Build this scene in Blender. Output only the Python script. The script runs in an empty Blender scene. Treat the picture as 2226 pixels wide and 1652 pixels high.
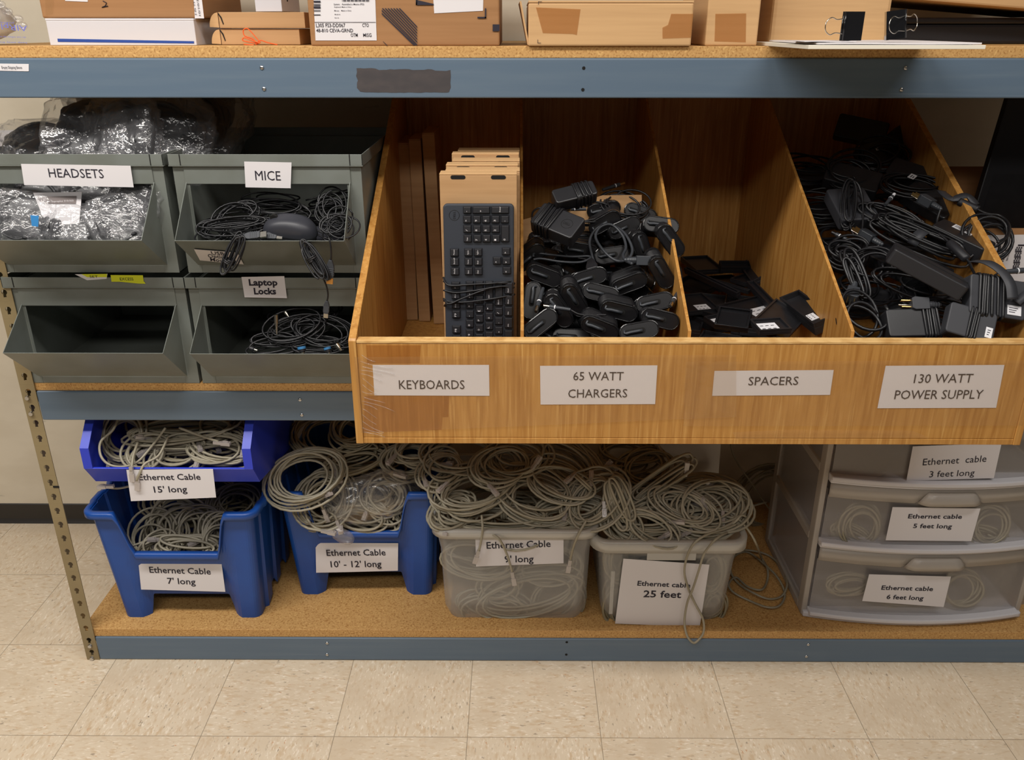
import bpy, math, random
from mathutils import Matrix, Vector, Euler
C = bpy.context.scene.collection
sc = bpy.context.scene
# ---------------------------------------------------------------- camera, world, lights, exposure
F, TH, PS, H, D = 1826.6246, .3984, -.0056, 1.4955, 1.7006      # focal length (px of the 2226 px frame), pitch, yaw, height, distance to the shelf front
cd = bpy.data.cameras.new('camera'); cam = bpy.data.objects.new('camera', cd); C.objects.link(cam)
cd.sensor_width = 36; cd.lens = F/2226*36; cd.clip_start = .02
cam.location = (0, -D, H); cam.rotation_euler = (math.pi/2-TH, 0, -PS)
sc.camera = cam
w = bpy.data.worlds.new('room_light'); sc.world = w; w.use_nodes = True
w.node_tree.nodes['Background'].inputs[0].default_value = (1, .95, .90, 1)
w.node_tree.nodes['Background'].inputs[1].default_value = .045
def area(name, loc, rot, sx, sy, e, col=(1, .955, .90)):
    l = bpy.data.lights.new(name, 'AREA'); l.shape = 'RECTANGLE'; l.size = sx; l.size_y = sy; l.energy = e; l.color = col
    o = bpy.data.objects.new(name, l); o.location = loc; o.rotation_euler = rot; C.objects.link(o)
area('ceiling_strip', (-1.25, -.98, 2.62), (0, 0, 0), 2.4, .3, 52)
area('ceiling_strip', (.95, -.98, 2.62), (0, 0, 0), 1.2, .3, 16)
area('ceiling_strip', (-.4, -2.5, 2.62), (.15, 0, 0), 3.2, .4, 30)
vs = sc.view_settings; vs.view_transform = 'Standard'; vs.look = 'None'; vs.gamma = 1; vs.exposure = .16; vs.use_curve_mapping = False
sc.display_settings.display_device = 'sRGB'
try:
    sc.cycles.max_bounces = 8; sc.cycles.transparent_max_bounces = 24
except Exception: pass
# ---------------------------------------------------------------- helpers
PI = math.pi
def ray(x, y):                                       # direction from the camera through a point of the photograph
    a = (x-1113)/F; b = -(y-826)/F
    Y = math.cos(TH)+b*math.sin(TH); Z = -math.sin(TH)+b*math.cos(TH)
    return Vector((math.cos(PS)*a+math.sin(PS)*Y, -math.sin(PS)*a+math.cos(PS)*Y, Z))
O = Vector((0, -D, H))
def U(x, y, Y=None, Z=None, X=None):
    d = ray(x, y); t = (Y+D)/d.y if Y is not None else (Z-H)/d.z if Z is not None else X/d.x
    return O+d*t
def UP(x, y, pl):                                    # ... to a plane (point, normal)
    d = ray(x, y); return O+d*((pl[0]-O).dot(pl[1])/d.dot(pl[1]))
class MB:
    def __init__(s): s.v = []; s.f = []; s.sm = []
    def add(s, vs, fs, sm=False):
        n = len(s.v); s.v += [Vector(p) for p in vs]; s.f += [tuple(i+n for i in f) for f in fs]; s.sm += [sm]*len(fs); return s
    def join(s, o, M=None):
        n = len(s.v); s.v += [(M@p if M else p.copy()) for p in o.v]; s.f += [tuple(i+n for i in f) for f in o.f]; s.sm += o.sm; return s
    def box(s, x0, x1, y0, y1, z0, z1):
        return s.add([(x0,y0,z0),(x1,y0,z0),(x1,y1,z0),(x0,y1,z0),(x0,y0,z1),(x1,y0,z1),(x1,y1,z1),(x0,y1,z1)],
                     [(3,2,1,0),(4,5,6,7),(0,1,5,4),(1,2,6,5),(2,3,7,6),(3,0,4,7)])
    def quad(s, *p): return s.add(p, [tuple(range(len(p)))])
    def prism(s, poly, fn, a, b, sm=False):             # poly 2D points, fn(u,v,w)->3D
        n = len(poly)
        return s.add([fn(u, v, a) for u, v in poly]+[fn(u, v, b) for u, v in poly],
                     [tuple(range(n-1, -1, -1)), tuple(range(n, 2*n))]+[(i, (i+1) % n, n+(i+1) % n, n+i) for i in range(n)], sm)
    def tube(s, P, r, n=6, closed=False, rf=None, flat=None):
        P = [Vector(p) for p in P]; N = len(P); vs = []
        up = None
        for i in range(N):
            a = P[i-1] if (i or closed) else P[i]; b = P[(i+1) % N] if (i < N-1 or closed) else P[i]
            t = (b-a)
            t = t.normalized() if t.length > 1e-9 else Vector((1, 0, 0))
            if up is None:
                up = Vector((0, 0, 1)) if abs(t.z) < .9 else Vector((0, 1, 0))
            u = up-t*up.dot(t)
            if u.length < 1e-6: u = t.orthogonal()
            u.normalize(); up = u; v = t.cross(u); rr = r*(rf(i/(N-1)) if rf else 1)
            for k in range(n):
                c, q = math.cos(2*PI*k/n), math.sin(2*PI*k/n)
                vs.append(P[i]+u*(c*rr*(flat or 1))+v*(q*rr))
        fs = [(i*n+k, ((i+1) % N)*n+k, ((i+1) % N)*n+(k+1) % n, i*n+(k+1) % n) for i in range(N if closed else N-1) for k in range(n)]
        if not closed: fs += [tuple(range(n)), tuple(range(N*n-1, (N-1)*n-1, -1))]
        fs = [f[::-1] for f in fs]
        return s.add(vs, fs, True)
    def cyl(s, a, b, r0, r1=None, n=12):
        r1 = r0 if r1 is None else r1
        a = Vector(a); b = Vector(b); t = (b-a).normalized(); u = t.orthogonal().normalized(); v = t.cross(u)
        vs = [p+(u*math.cos(2*PI*k/n)+v*math.sin(2*PI*k/n))*r for p, r in ((a, r0), (b, r1)) for k in range(n)]
        s.add(vs, [(k, (k+1) % n, n+(k+1) % n, n+k) for k in range(n)], True)
        return s.add(vs, [tuple(range(n-1, -1, -1)), tuple(range(n, 2*n))])
    def ell(s, c, rx, ry, rz, nu=14, nv=8, p=1.0, dis=None):      # (super)ellipsoid
        vs = []; e = lambda x: math.copysign(abs(x)**p, x)
        for j in range(nv+1):
            th = -PI/2+PI*j/nv
            for i in range(nu):
                ph = 2*PI*i/nu
                q = Vector((e(math.cos(th))*e(math.cos(ph)), e(math.cos(th))*e(math.sin(ph)), e(math.sin(th))))
                if dis: q = q*dis(q)
                vs.append((c[0]+q.x*rx, c[1]+q.y*ry, c[2]+q.z*rz))
        return s.add(vs, [(j*nu+i, j*nu+(i+1) % nu, (j+1)*nu+(i+1) % nu, (j+1)*nu+i) for j in range(nv) for i in range(nu)], True)
def xform(mb, M):
    mb.v = [M@p for p in mb.v]; return mb
def TR(loc=(0, 0, 0), rot=(0, 0, 0), sca=1): return Matrix.LocRotScale(Vector(loc), Euler(rot), Vector((sca,)*3))
def root_of(o):
    while o.parent: o = o.parent
    return o
def obj(name, mb, mat, parent=None, bev=0, solid=0, sub=0, local=False, seg=2, label=None, solid_off=-1):
    """One mesh object. mb is in world coordinates (moved to the thing's own base) unless local."""
    off = Vector((0, 0, 0))
    if parent is not None and not local:
        off = root_of(parent)['_base'] if '_base' in root_of(parent) else Vector((0, 0, 0)); off = Vector(off)
    me = bpy.data.meshes.new(name)
    me.from_pydata([tuple(p-off) for p in mb.v], [], mb.f); me.update()
    me.polygons.foreach_set('use_smooth', mb.sm)
    o = bpy.data.objects.new(name, me); C.objects.link(o); me.materials.append(mat)
    if parent is not None: o.parent = parent
    if solid:
        m = o.modifiers.new('solid', 'SOLIDIFY'); m.thickness = solid; m.offset = solid_off
    if bev:
        m = o.modifiers.new('bevel', 'BEVEL'); m.width = bev; m.segments = seg; m.limit_method = 'ANGLE'; m.angle_limit = .6; m.harden_normals = False
    if sub:
        m = o.modifiers.new('sub', 'SUBSURF'); m.levels = sub; m.render_levels = sub
    if label: o['label'] = label
    return o
def tag(o, label, cat, group=None):
    o['label'] = label; o['category'] = cat
    if group: o['group'] = group
    return o
def thing(name, label, cat, base=(0, 0, 0), group=None):
    o = bpy.data.objects.new(name, None); C.objects.link(o); o.location = base; o.empty_display_size = .05
    o['_base'] = tuple(base)
    return tag(o, label, cat, group)
def solo(name, mb, mat, label, cat, group=None, base=None, **k):      # a thing that is one mesh (may carry parts as children)
    if base is None:
        xs = [p.x for p in mb.v]; ys = [p.y for p in mb.v]; zs = [p.z for p in mb.v]
        base = Vector(((min(xs)+max(xs))/2, (min(ys)+max(ys))/2, min(zs)))
    base = Vector(base); mb.v = [p-base for p in mb.v]
    o = obj(name, mb, mat, None, **k); o.location = base; o['_base'] = tuple(base)
    return tag(o, label, cat, group)
def struct(name, mb, mat, **k):
    o = obj(name, mb, mat, **k); o['kind'] = 'structure'; return o
def dup(root, label, loc, rot=(0, 0, 0), sca=1, group=None):         # a copy of a thing with copies of its parts and sub-parts
    r = root.copy(); C.objects.link(r); r.location = loc; r.rotation_euler = rot; r.scale = (sca,)*3; r['label'] = label
    if group: r['group'] = group
    for ch in list(root.children):
        c = ch.copy(); C.objects.link(c); c.parent = r
        for g in list(ch.children):
            d = g.copy(); C.objects.link(d); d.parent = c
    return r
# ---------------------------------------------------------------- materials
def srgb(r, g, b): return tuple(((c/255)/12.92 if c/255 <= .04045 else ((c/255+.055)/1.055)**2.4) for c in (r, g, b))+(1,)
def M(name, col, rough=.5, metal=0, spec=.5, n=None, n2=None, bump=None, coat=0, sss=0, alpha=1):
    """Principled material; n=(scale xyz, colour, lo, hi) mixes a second colour by stretched noise; n2 the same again; bump=(scale xyz, strength)."""
    m = bpy.data.materials.new(name); m.use_nodes = True; t = m.node_tree; b = t.nodes['Principled BSDF']
    b.inputs['Base Color'].default_value = col; b.inputs['Roughness'].default_value = rough; b.inputs['Metallic'].default_value = metal
    b.inputs['Specular IOR Level'].default_value = spec; b.inputs['Coat Weight'].default_value = coat; b.inputs['Coat Roughness'].default_value = .1
    if sss: b.inputs['Subsurface Weight'].default_value = sss; b.inputs['Subsurface Radius'].default_value = (.01, .01, .01)
    tc = t.nodes.new('ShaderNodeTexCoord')
    def noise(scale, det=4):
        mp = t.nodes.new('ShaderNodeMapping'); mp.inputs['Scale'].default_value = scale; t.links.new(tc.outputs['Object'], mp.inputs[0])
        nz = t.nodes.new('ShaderNodeTexNoise'); nz.inputs['Scale'].default_value = 1; nz.inputs['Detail'].default_value = det; t.links.new(mp.outputs[0], nz.inputs['Vector']); return nz.outputs[0]
    prev = None
    for q in (n, n2):
        if not q: continue
        rp = t.nodes.new('ShaderNodeMapRange'); rp.inputs[1].default_value = q[2]; rp.inputs[2].default_value = q[3]; t.links.new(noise(q[0]), rp.inputs[0])
        mx = t.nodes.new('ShaderNodeMix'); mx.data_type = 'RGBA'; t.links.new(rp.outputs[0], mx.inputs[0])
        mx.inputs[6].default_value = col; mx.inputs[7].default_value = q[1]
        if prev: t.links.new(prev, mx.inputs[6])
        prev = mx.outputs[2]
    if prev: t.links.new(prev, b.inputs['Base Color'])
    if bump:
        bp = t.nodes.new('ShaderNodeBump'); bp.inputs['Strength'].default_value = bump[1]; bp.inputs['Distance'].default_value = .002
        t.links.new(noise(bump[0]), bp.inputs['Height']); t.links.new(bp.outputs[0], b.inputs['Normal'])
    return m
def CLEAR(name, col, rough, trans, glossy=.12, bump=None):           # see-through plastic: part clear, part milky, with a sheen
    m = bpy.data.materials.new(name); m.use_nodes = True; t = m.node_tree; t.nodes.clear(); N = t.nodes.new; L = t.links.new
    out = N('ShaderNodeOutputMaterial'); tr = N('ShaderNodeBsdfTransparent'); tr.inputs[0].default_value = (1, 1, 1, 1)
    df = N('ShaderNodeBsdfDiffuse'); df.inputs[0].default_value = col; tl = N('ShaderNodeBsdfTranslucent'); tl.inputs[0].default_value = col
    gl = N('ShaderNodeBsdfGlossy'); gl.inputs[1].default_value = rough
    mm = N('ShaderNodeMixShader'); mm.inputs[0].default_value = .4; L(df.outputs[0], mm.inputs[1]); L(tl.outputs[0], mm.inputs[2])
    m1 = N('ShaderNodeMixShader'); m1.inputs[0].default_value = trans; L(mm.outputs[0], m1.inputs[1]); L(tr.outputs[0], m1.inputs[2])
    fr = N('ShaderNodeLayerWeight'); fr.inputs[0].default_value = .35
    mul = N('ShaderNodeMath'); mul.operation = 'MULTIPLY_ADD'; mul.inputs[1].default_value = glossy*2; mul.inputs[2].default_value = glossy*.4; L(fr.outputs['Facing'], mul.inputs[0])
    m2 = N('ShaderNodeMixShader'); L(mul.outputs[0], m2.inputs[0]); L(m1.outputs[0], m2.inputs[1]); L(gl.outputs[0], m2.inputs[2]); L(m2.outputs[0], out.inputs[0])
    if bump:
        tc = N('ShaderNodeTexCoord'); nz = N('ShaderNodeTexNoise'); nz.inputs['Scale'].default_value = bump[0]; nz.inputs['Detail'].default_value = 3
        bp = N('ShaderNodeBump'); bp.inputs['Strength'].default_value = bump[1]; bp.inputs['Distance'].default_value = .01
        L(tc.outputs['Object'], nz.inputs['Vector']); L(nz.outputs[0], bp.inputs['Height']); L(bp.outputs[0], gl.inputs['Normal'])
    return m
def floor_mat(T, gx, gy):
    m = bpy.data.materials.new('vinyl_tile'); m.use_nodes = True; t = m.node_tree; b = t.nodes['Principled BSDF']; N = t.nodes.new; L = t.links.new
    b.inputs['Roughness'].default_value = .42; b.inputs['Specular IOR Level'].default_value = .35
    tc = N('ShaderNodeTexCoord')
    mp = N('ShaderNodeMapping'); mp.inputs['Location'].default_value = (-gx/T, -gy/T, 0); mp.inputs['Scale'].default_value = (1/T, 1/T, 1); L(tc.outputs['Object'], mp.inputs[0])
    sp = N('ShaderNodeSeparateXYZ'); L(mp.outputs[0], sp.inputs[0])
    def mt(op, a, bb=None):
        q = N('ShaderNodeMath'); q.operation = op
        for i, x in enumerate((a, bb)):
            if x is None: continue
            if isinstance(x, (int, float)): q.inputs[i].default_value = x
            else: L(x, q.inputs[i])
        return q.outputs[0]
    fx, fy = mt('FLOOR', sp.outputs[0]), mt('FLOOR', sp.outputs[1])
    cb = N('ShaderNodeCombineXYZ'); L(fx, cb.inputs[0]); L(fy, cb.inputs[1])
    wn = N('ShaderNodeTexWhiteNoise'); L(cb.outputs[0], wn.inputs['Vector'])
    par = mt('GREATER_THAN', mt('FRACT', mt('MULTIPLY', mt('ADD', fx, fy), .5)), .25)
    def noise(scale, sid, w=0, det=3):
        q = N('ShaderNodeMapping'); q.inputs['Scale'].default_value = scale; L(tc.outputs['Object'], q.inputs[0])
        n = N('ShaderNodeTexNoise'); n.noise_dimensions = '4D'; n.inputs['Scale'].default_value = 1; n.inputs['Detail'].default_value = det
        L(q.outputs[0], n.inputs['Vector']); L(mt('ADD', mt('MULTIPLY', wn.outputs[0], 37.), sid), n.inputs['W']); return n.outputs[0]
    def dirn(a, bb, sid, det=3):
        x = noise((a, bb, 1), sid, det=det); y = noise((bb, a, 1), sid, det=det); q = N('ShaderNodeMix'); q.data_type = 'FLOAT'
        L(par, q.inputs[0]); L(x, q.inputs[2]); L(y, q.inputs[3]); return q.outputs[0]
    def ramp(s, lo, hi):
        q = N('ShaderNodeMapRange'); q.inputs[1].default_value = lo; q.inputs[2].default_value = hi; L(s, q.inputs[0]); return q.outputs[0]
    col = None; base = srgb(216, 199, 174)
    for s, c in ((ramp(dirn(45, 110, 0), .50, .66), srgb(203, 179, 148)), (ramp(dirn(70, 190, 5), .56, .66), srgb(232, 218, 198)), (ramp(dirn(60, 160, 9), .63, .70), srgb(160, 144, 124)),
                 (ramp(dirn(80, 200, 13), .66, .72), srgb(198, 150, 112)), (ramp(noise((9, 9, 1), 21), .45, .75), srgb(205, 186, 160)), (ramp(noise((60, 60, 1), 31), .72, .76), srgb(120, 108, 96))):
        q = N('ShaderNodeMix'); q.data_type = 'RGBA'; q.inputs[6].default_value = base
        if col: L(col, q.inputs[6])
        q.inputs[7].default_value = c; L(s, q.inputs[0]); col = q.outputs[2]
    ex = mt('MINIMUM', mt('FRACT', sp.outputs[0]), mt('SUBTRACT', 1, mt('FRACT', sp.outputs[0]))); ey = mt('MINIMUM', mt('FRACT', sp.outputs[1]), mt('SUBTRACT', 1, mt('FRACT', sp.outputs[1])))
    seam = mt('LESS_THAN', mt('MINIMUM', ex, ey), .0028)
    q = N('ShaderNodeMix'); q.data_type = 'RGBA'; L(mt('MULTIPLY', seam, .65), q.inputs[0]); L(col, q.inputs[6]); q.inputs[7].default_value = srgb(110, 96, 78); L(q.outputs[2], b.inputs['Base Color'])
    return m
K = {}
K['wall'] = M('wall_paint', srgb(216, 205, 184), .75, n=((5, 5, 9), srgb(206, 194, 172), .4, .7), n2=((9, 9, 26), srgb(150, 142, 126), .70, .80))
K['baseboard'] = M('black_vinyl_base', srgb(44, 40, 36), .45)
K['beam'] = M('blue_grey_enamel', srgb(92, 110, 128), .38, n=((3, 3, 60), srgb(98, 115, 131), .45, .7), n2=((2, 2, 160), srgb(120, 134, 146), .68, .8))
K['post'] = M('tan_enamel', srgb(142, 126, 92), .45, n=((8, 8, 8), srgb(134, 117, 84), .4, .7))
K['deck'] = M('particle_board', srgb(196, 152, 92), .7, n=((260, 260, 260), srgb(160, 112, 56), .50, .66), n2=((190, 190, 190), srgb(214, 172, 108), .56, .68))
K['screw'] = M('zinc', srgb(200, 200, 200), .25, 1)
K['hole'] = M('dark_hole', srgb(14, 12, 10), .9)
K['patch'] = M('black_overpaint', srgb(62, 58, 60), .6, n=((30, 30, 60), srgb(72, 66, 66), .4, .7))
K['steel'] = M('grey_green_enamel', srgb(118, 123, 118), .36, n=((14, 14, 14), srgb(110, 114, 107), .4, .7))
K['ply'] = M('plywood', srgb(190, 138, 70), .45, n=((90, 90, 5), srgb(164, 110, 46), .42, .70), n2=((210, 210, 9), srgb(206, 158, 90), .54, .74))
K['plyedge'] = M('plywood_edge', srgb(222, 182, 120), .6, n=((30, 30, 200), srgb(196, 150, 88), .45, .65))
K['card'] = M('cardboard', srgb(188, 148, 104), .75, n=((4, 4, 90), srgb(178, 138, 94), .4, .7))
K['card2'] = M('cardboard_dark', srgb(160, 116, 74), .75, n=((4, 4, 90), srgb(150, 107, 66), .4, .7))
K['card3'] = M('cardboard_pale', srgb(204, 164, 116), .75, n=((4, 4, 90), srgb(194, 154, 107), .4, .7))
K['paper'] = M('paper', srgb(220, 216, 218), .6)
K['cream'] = M('cream_paper', srgb(228, 222, 206), .7)
K['ink'] = M('ink', srgb(34, 30, 44), .7)
K['inkblue'] = M('blue_ink', srgb(110, 112, 190), .7)
K['yellow'] = M('yellow_sticker', srgb(212, 216, 30), .6)
K['bluestripe'] = M('blue_print', srgb(30, 68, 150), .6)
K['black'] = M('black_plastic', srgb(30, 30, 33), .38, n=((40, 40, 40), srgb(36, 36, 39), .4, .7))
K['blackm'] = M('black_matte_plastic', srgb(33, 33, 37), .45, bump=((900, 900, 900), .15))
K['blackg'] = M('black_gloss_plastic', srgb(24, 24, 26), .14)
K['face'] = M('black_face_plastic', srgb(25, 24, 26), .28, spec=.4)
K['cord'] = M('black_cord', srgb(24, 24, 27), .38)
K['cordg'] = M('dark_grey_cord', srgb(54, 57, 62), .4)
K['chrome'] = M('nickel', srgb(205, 200, 190), .2, 1)
K['brass'] = M('brass', srgb(200, 168, 110), .3, 1)
K['white'] = M('white_plastic', srgb(208, 206, 210), .4)
K['blue'] = M('blue_bin_plastic', srgb(24, 76, 156), .38, n=((12, 12, 12), srgb(25, 70, 146), .4, .7))
K['blue2'] = M('violet_blue_bin_plastic', srgb(42, 62, 196), .38)
K['clear'] = CLEAR('clear_bin_plastic', srgb(222, 222, 220), .25, .64)
K['clearrim'] = CLEAR('clear_rim_plastic', srgb(226, 224, 218), .2, .32)
K['drawer'] = CLEAR('frosted_drawer_plastic', srgb(220, 214, 212), .3, .74, .13)
K['frame'] = CLEAR('frosted_frame_plastic', srgb(214, 206, 196), .35, .22, .1)
K['film'] = CLEAR('clear_film', srgb(225, 225, 230), .14, .90, .13, bump=(34, .8))
K['film2'] = CLEAR('milky_film', srgb(220, 214, 206), .15, .55, .3, bump=(18, .5))
K['tape'] = CLEAR('packing_tape', srgb(186, 118, 36), .2, .58, .05)
K['tape2'] = CLEAR('clear_tape', srgb(204, 168, 116), .2, .86, .05, bump=(40, .3))
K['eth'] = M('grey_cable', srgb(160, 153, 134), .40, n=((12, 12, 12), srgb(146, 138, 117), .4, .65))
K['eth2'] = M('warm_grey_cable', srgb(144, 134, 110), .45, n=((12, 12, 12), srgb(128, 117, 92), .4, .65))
K['plug'] = CLEAR('plug_plastic', srgb(214, 206, 202), .15, .28, .2)
K['orange'] = M('orange_cord', srgb(236, 96, 30), .6)
K['strap'] = M('rubber_strap', srgb(52, 53, 58), .55)
K['cyan'] = M('blue_plastic', srgb(60, 120, 170), .4)
K['stick'] = M('sticker', srgb(226, 226, 230), .5)
K['kbcase'] = M('keyboard_case_plastic', srgb(50, 54, 62), .45)
K['mouse'] = M('mouse_plastic', srgb(50, 51, 58), .45)
K['cyan2'] = M('blue_sticker', srgb(60, 140, 205), .5)
K['grey'] = M('grey_print', srgb(120, 110, 108), .6)
K['usbtip'] = M('orange_contact', srgb(214, 150, 70), .4)
# ---------------------------------------------------------------- lettering and paper
_gly = {}
def glyph(s, bold=0):
    if (s, bold) in _gly: return _gly[(s, bold)]
    cu = bpy.data.curves.new('lettering', 'FONT'); cu.body = s; cu.size = 1; cu.resolution_u = 2; cu.offset = bold; cu.fill_mode = 'FRONT'
    o = bpy.data.objects.new('lettering', cu); C.objects.link(o)
    dg = bpy.context.evaluated_depsgraph_get(); dg.update()
    me = bpy.data.meshes.new_from_object(o.evaluated_get(dg))
    vs = [v.co.copy() for v in me.vertices]; fs = [tuple(p.vertices) for p in me.polygons]
    bpy.data.meshes.remove(me); bpy.data.objects.remove(o); bpy.data.curves.remove(cu)
    _gly[(s, bold)] = (vs, fs); return vs, fs
def capheight():
    return max(v.y for v in glyph('H')[0])
def put_text(mb, s, bl, br, up, h, bold=0):
    """Lettering from baseline point bl to br, capital height h along up, laid on the surface."""
    vs, fs = glyph(s, bold); x0 = min(v.x for v in vs); x1 = max(v.x for v in vs); ch = capheight(); e = br-bl
    mb.add([bl+e*((v.x-x0)/(x1-x0))+up*(v.y/ch*h) for v in vs], fs)
def FY(y): return (Vector((0, y, 0)), Vector((0, -1, 0)))            # a plane facing the aisle
def text_px(mb, s, xl, yl, xr, yr, hp, pl, bold=0, lift=.0012):
    n = pl[1].normalized(); bl = UP(xl, yl, pl); br = UP(xr, yr, pl); e = (br-bl).normalized(); up = n.cross(e); up = -up if up.z < 0 else up
    mid = UP((xl+xr)/2, (yl+yr)/2, pl); top = UP((xl+xr)/2, (yl+yr)/2-hp, pl); h = abs((top-mid).dot(up))
    put_text(mb, s, bl+n*lift, br+n*lift, up, h, bold)
def paper(parent, quad, pl, lines, name='paper_label', mat='paper', bold=0, lift=.0008, ink='ink', curl=0, label=None):
    """A sheet from its four corners (tl, tr, br, bl as seen) on plane pl, with lettering lines (text, xl, yl, xr, yr, cap height)."""
    n = pl[1].normalized(); mb = MB(); Q = [UP(x, y, pl)+n*lift for x, y in quad]
    NX, NY = 8, 4; V = []
    for j in range(NY+1):
        for i in range(NX+1):
            u, v = i/NX, j/NY
            p = Q[0]*(1-u)*(1-v)+Q[1]*u*(1-v)+Q[2]*u*v+Q[3]*(1-u)*v
            if curl: p = p+n*curl*abs(math.sin(v*1.5+u*1.2))**2
            V.append(p)
    mb.add(V, [((j+1)*(NX+1)+i, (j+1)*(NX+1)+i+1, j*(NX+1)+i+1, j*(NX+1)+i) for j in range(NY) for i in range(NX)])
    o = obj(name, mb, K[mat], parent, solid=.0003, label=label)
    if lines:
        t = MB()
        for l in lines: text_px(t, *l, pl, bold=bold, lift=lift+.0006+curl)
        obj('lettering', t, K[ink], o)
    return o
# ---------------------------------------------------------------- the room
T = .3048; WY = .648
struct('floor', MB().box(-4, 4, -5, WY+.1, -.05, 0), floor_mat(T, -.7196, -.2498))
struct('wall_back', MB().box(-4, 4, WY, WY+.1, 0, 2.9), K['wall'])
struct('baseboard_back', MB().prism([(WY, .0), (WY-.012, .0), (WY-.007, .008), (WY-.004, .014), (WY-.003, .066), (WY, .069)], lambda u, v, w: (w, u, v), -4, 4), K['baseboard'])
pw = FY(WY-.0005)
q = MB(); a, b_ = UP(-90, 283, pw), UP(71, 312, pw); q.box(a.x, b_.x, WY-.0012, WY-.0003, b_.z-.19, a.z)
nt = solo('wall_notice', q, K['paper'], 'white printed notice sheet taped to the cream back wall above the bins', 'notice')
tt = MB(); text_px(tt, 'No', 0, 309, 9, 309, 8, pw, lift=.002); obj('lettering', tt, K['ink'], nt)
# ---------------------------------------------------------------- the shelving unit
XL, XR, DY = -1.097, 1.392, .615
su = thing('shelving_unit', 'long blue-grey and tan steel shelving unit with three particle board decks', 'shelving', (.147, .3, 0))
def keyhole(cx, cz, k=7):
    p = []; r = .0062; w_ = .0032; a0 = math.asin(w_/r)
    for i in range(13):
        a = -PI/2+a0+(2*PI-2*a0)*i/12
        p.append((cx+r*math.cos(a), cz+r*math.sin(a)))
    p += [(cx-w_, cz-.0115), (cx+w_, cz-.0115)]
    return p
def flange(w_, h, holes):                              # flat strip with real keyhole slots: built cell by cell round each hole
    mb = MB(); z = 0; hw = w_/2
    for zc in holes:
        z0, z1 = zc-.019, zc+.019
        if z0 > z+1e-4: mb.quad((0, 0, z), (w_, 0, z), (w_, 0, z0), (0, 0, z0))
        K_ = keyhole(hw, zc+.002)
        n = len(K_); out = []
        for (x, y) in K_:                                # project each hole point to the cell's border
            dx, dz = x-hw, y-zc
            s = min(hw/abs(dx) if abs(dx) > 1e-6 else 1e9, .019/abs(dz) if abs(dz) > 1e-6 else 1e9)
            out.append((hw+dx*s, zc+dz*s))
        for i in range(n):
            j = (i+1) % n; a, b2 = out[i], out[j]; pts = [a]
            if abs(a[0]-b2[0]) > 1e-6 and abs(a[1]-b2[1]) > 1e-6:          # turn a corner of the cell
                cx = 0 if min(a[0], b2[0]) < 1e-6 else w_; cz = z0 if min(a[1], b2[1]) < z0+1e-6 else z1
                pts.append((cx, cz))
            pts.append(b2)
            if abs(a[0]-b2[0]) > w_-1e-6 and False: pass
            mb.add([(p[0], 0, p[1]) for p in pts]+[(K_[j][0], 0, K_[j][1]), (K_[i][0], 0, K_[i][1])], [tuple(range(len(pts)+2))])
        z = z1
    if h > z: mb.quad((0, 0, z), (w_, 0, z), (w_, 0, h), (0, 0, h))
    return mb
holes = [.0105+.0381*k for k in range(1, 49)]
holes = [.012]+[.012+.0381*k for k in range(1, 49)]
fl = flange(.032, 1.88, [h+.012 for h in holes])
side = flange(.032, 1.88, [h+.012 for h in holes])
for x, y, sx, sy in ((XL, 0, 1, 1), (XR, 0, -1, 1), (XL, DY+.016, 1, -1), (XR, DY+.016, -1, -1)):
    mb = MB().join(fl, Matrix.Translation((x, y, 0)) @ Matrix.Scale(sx, 4, (1, 0, 0)))
    mb.join(side, Matrix.Translation((x, y, 0)) @ Matrix.Scale(sy, 4, (0, 1, 0)) @ Matrix.Rotation(PI/2, 4, 'Z'))
    pst = obj('post', mb, K['post'], su, solid=.0022, solid_off=0)
    if (x, y) == (XL, 0):
        mk = MB(); p0 = UP(116, 1058, FY(-.001)); p1 = UP(129, 1058, FY(-.001)); mk.box(p0.x, p1.x, -.0022, -.0012, p0.z-.0025, p0.z+.0025); obj('pen_mark', mk, K['hole'], pst)
        for zz in (.703, .741, .012+.0105, .050+.0095):
            pass
        for px, py in ((60, 865), (68, 899), (196, 1404), (200, 1431)):
            p = UP(px, py, FY(-.002)); s_ = MB().cyl((p.x, -.0015, p.z), (p.x, -.006, p.z), .0058, .0045, 12); obj('rivet', s_, K['screw'], pst)
def dome(p, r): return MB().ell((p.x, p.y, p.z), r, r*.55, r, 10, 6)
def beam(name, z0, z1, y, yd, rear=False):
    s = yd
    prof = [(0, z0), (s*.032, z0), (s*.032, z0+.002), (s*.002, z0+.002), (s*.002, z1-.002), (s*.014, z1-.002), (s*.014, z1-.016), (s*.034, z1-.016), (s*.034, z1-.018), (s*.0155, z1-.018), (s*.0155, z1), (0, z1)]
    prof = [(0, z0), (s*.032, z0), (s*.032, z1), (0, z1)]
    mb = MB().prism([(y+u, v) for u, v in prof], lambda u, v, w_: (w_, u, v), XL+.032, XR-.032)
    return obj(name, mb, K['beam'], su, bev=.003, seg=3)
ZB = [(0.001, .071, .094), (.679, .75, .769), (1.368, 1.44, 1.461)]
SCR = {0: [(711, 1398), (711, 1423), (1757, 1401), (1753, 1427)], 1: [(652, 869), (656, 902)], 2: [(569, 147), (574, 193), (1969, 148), (1960, 195)]}
HOL = {0: [(1232, 1396), (1231, 1423)], 1: [], 2: [(1269, 148), (1267, 195)]}
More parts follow.
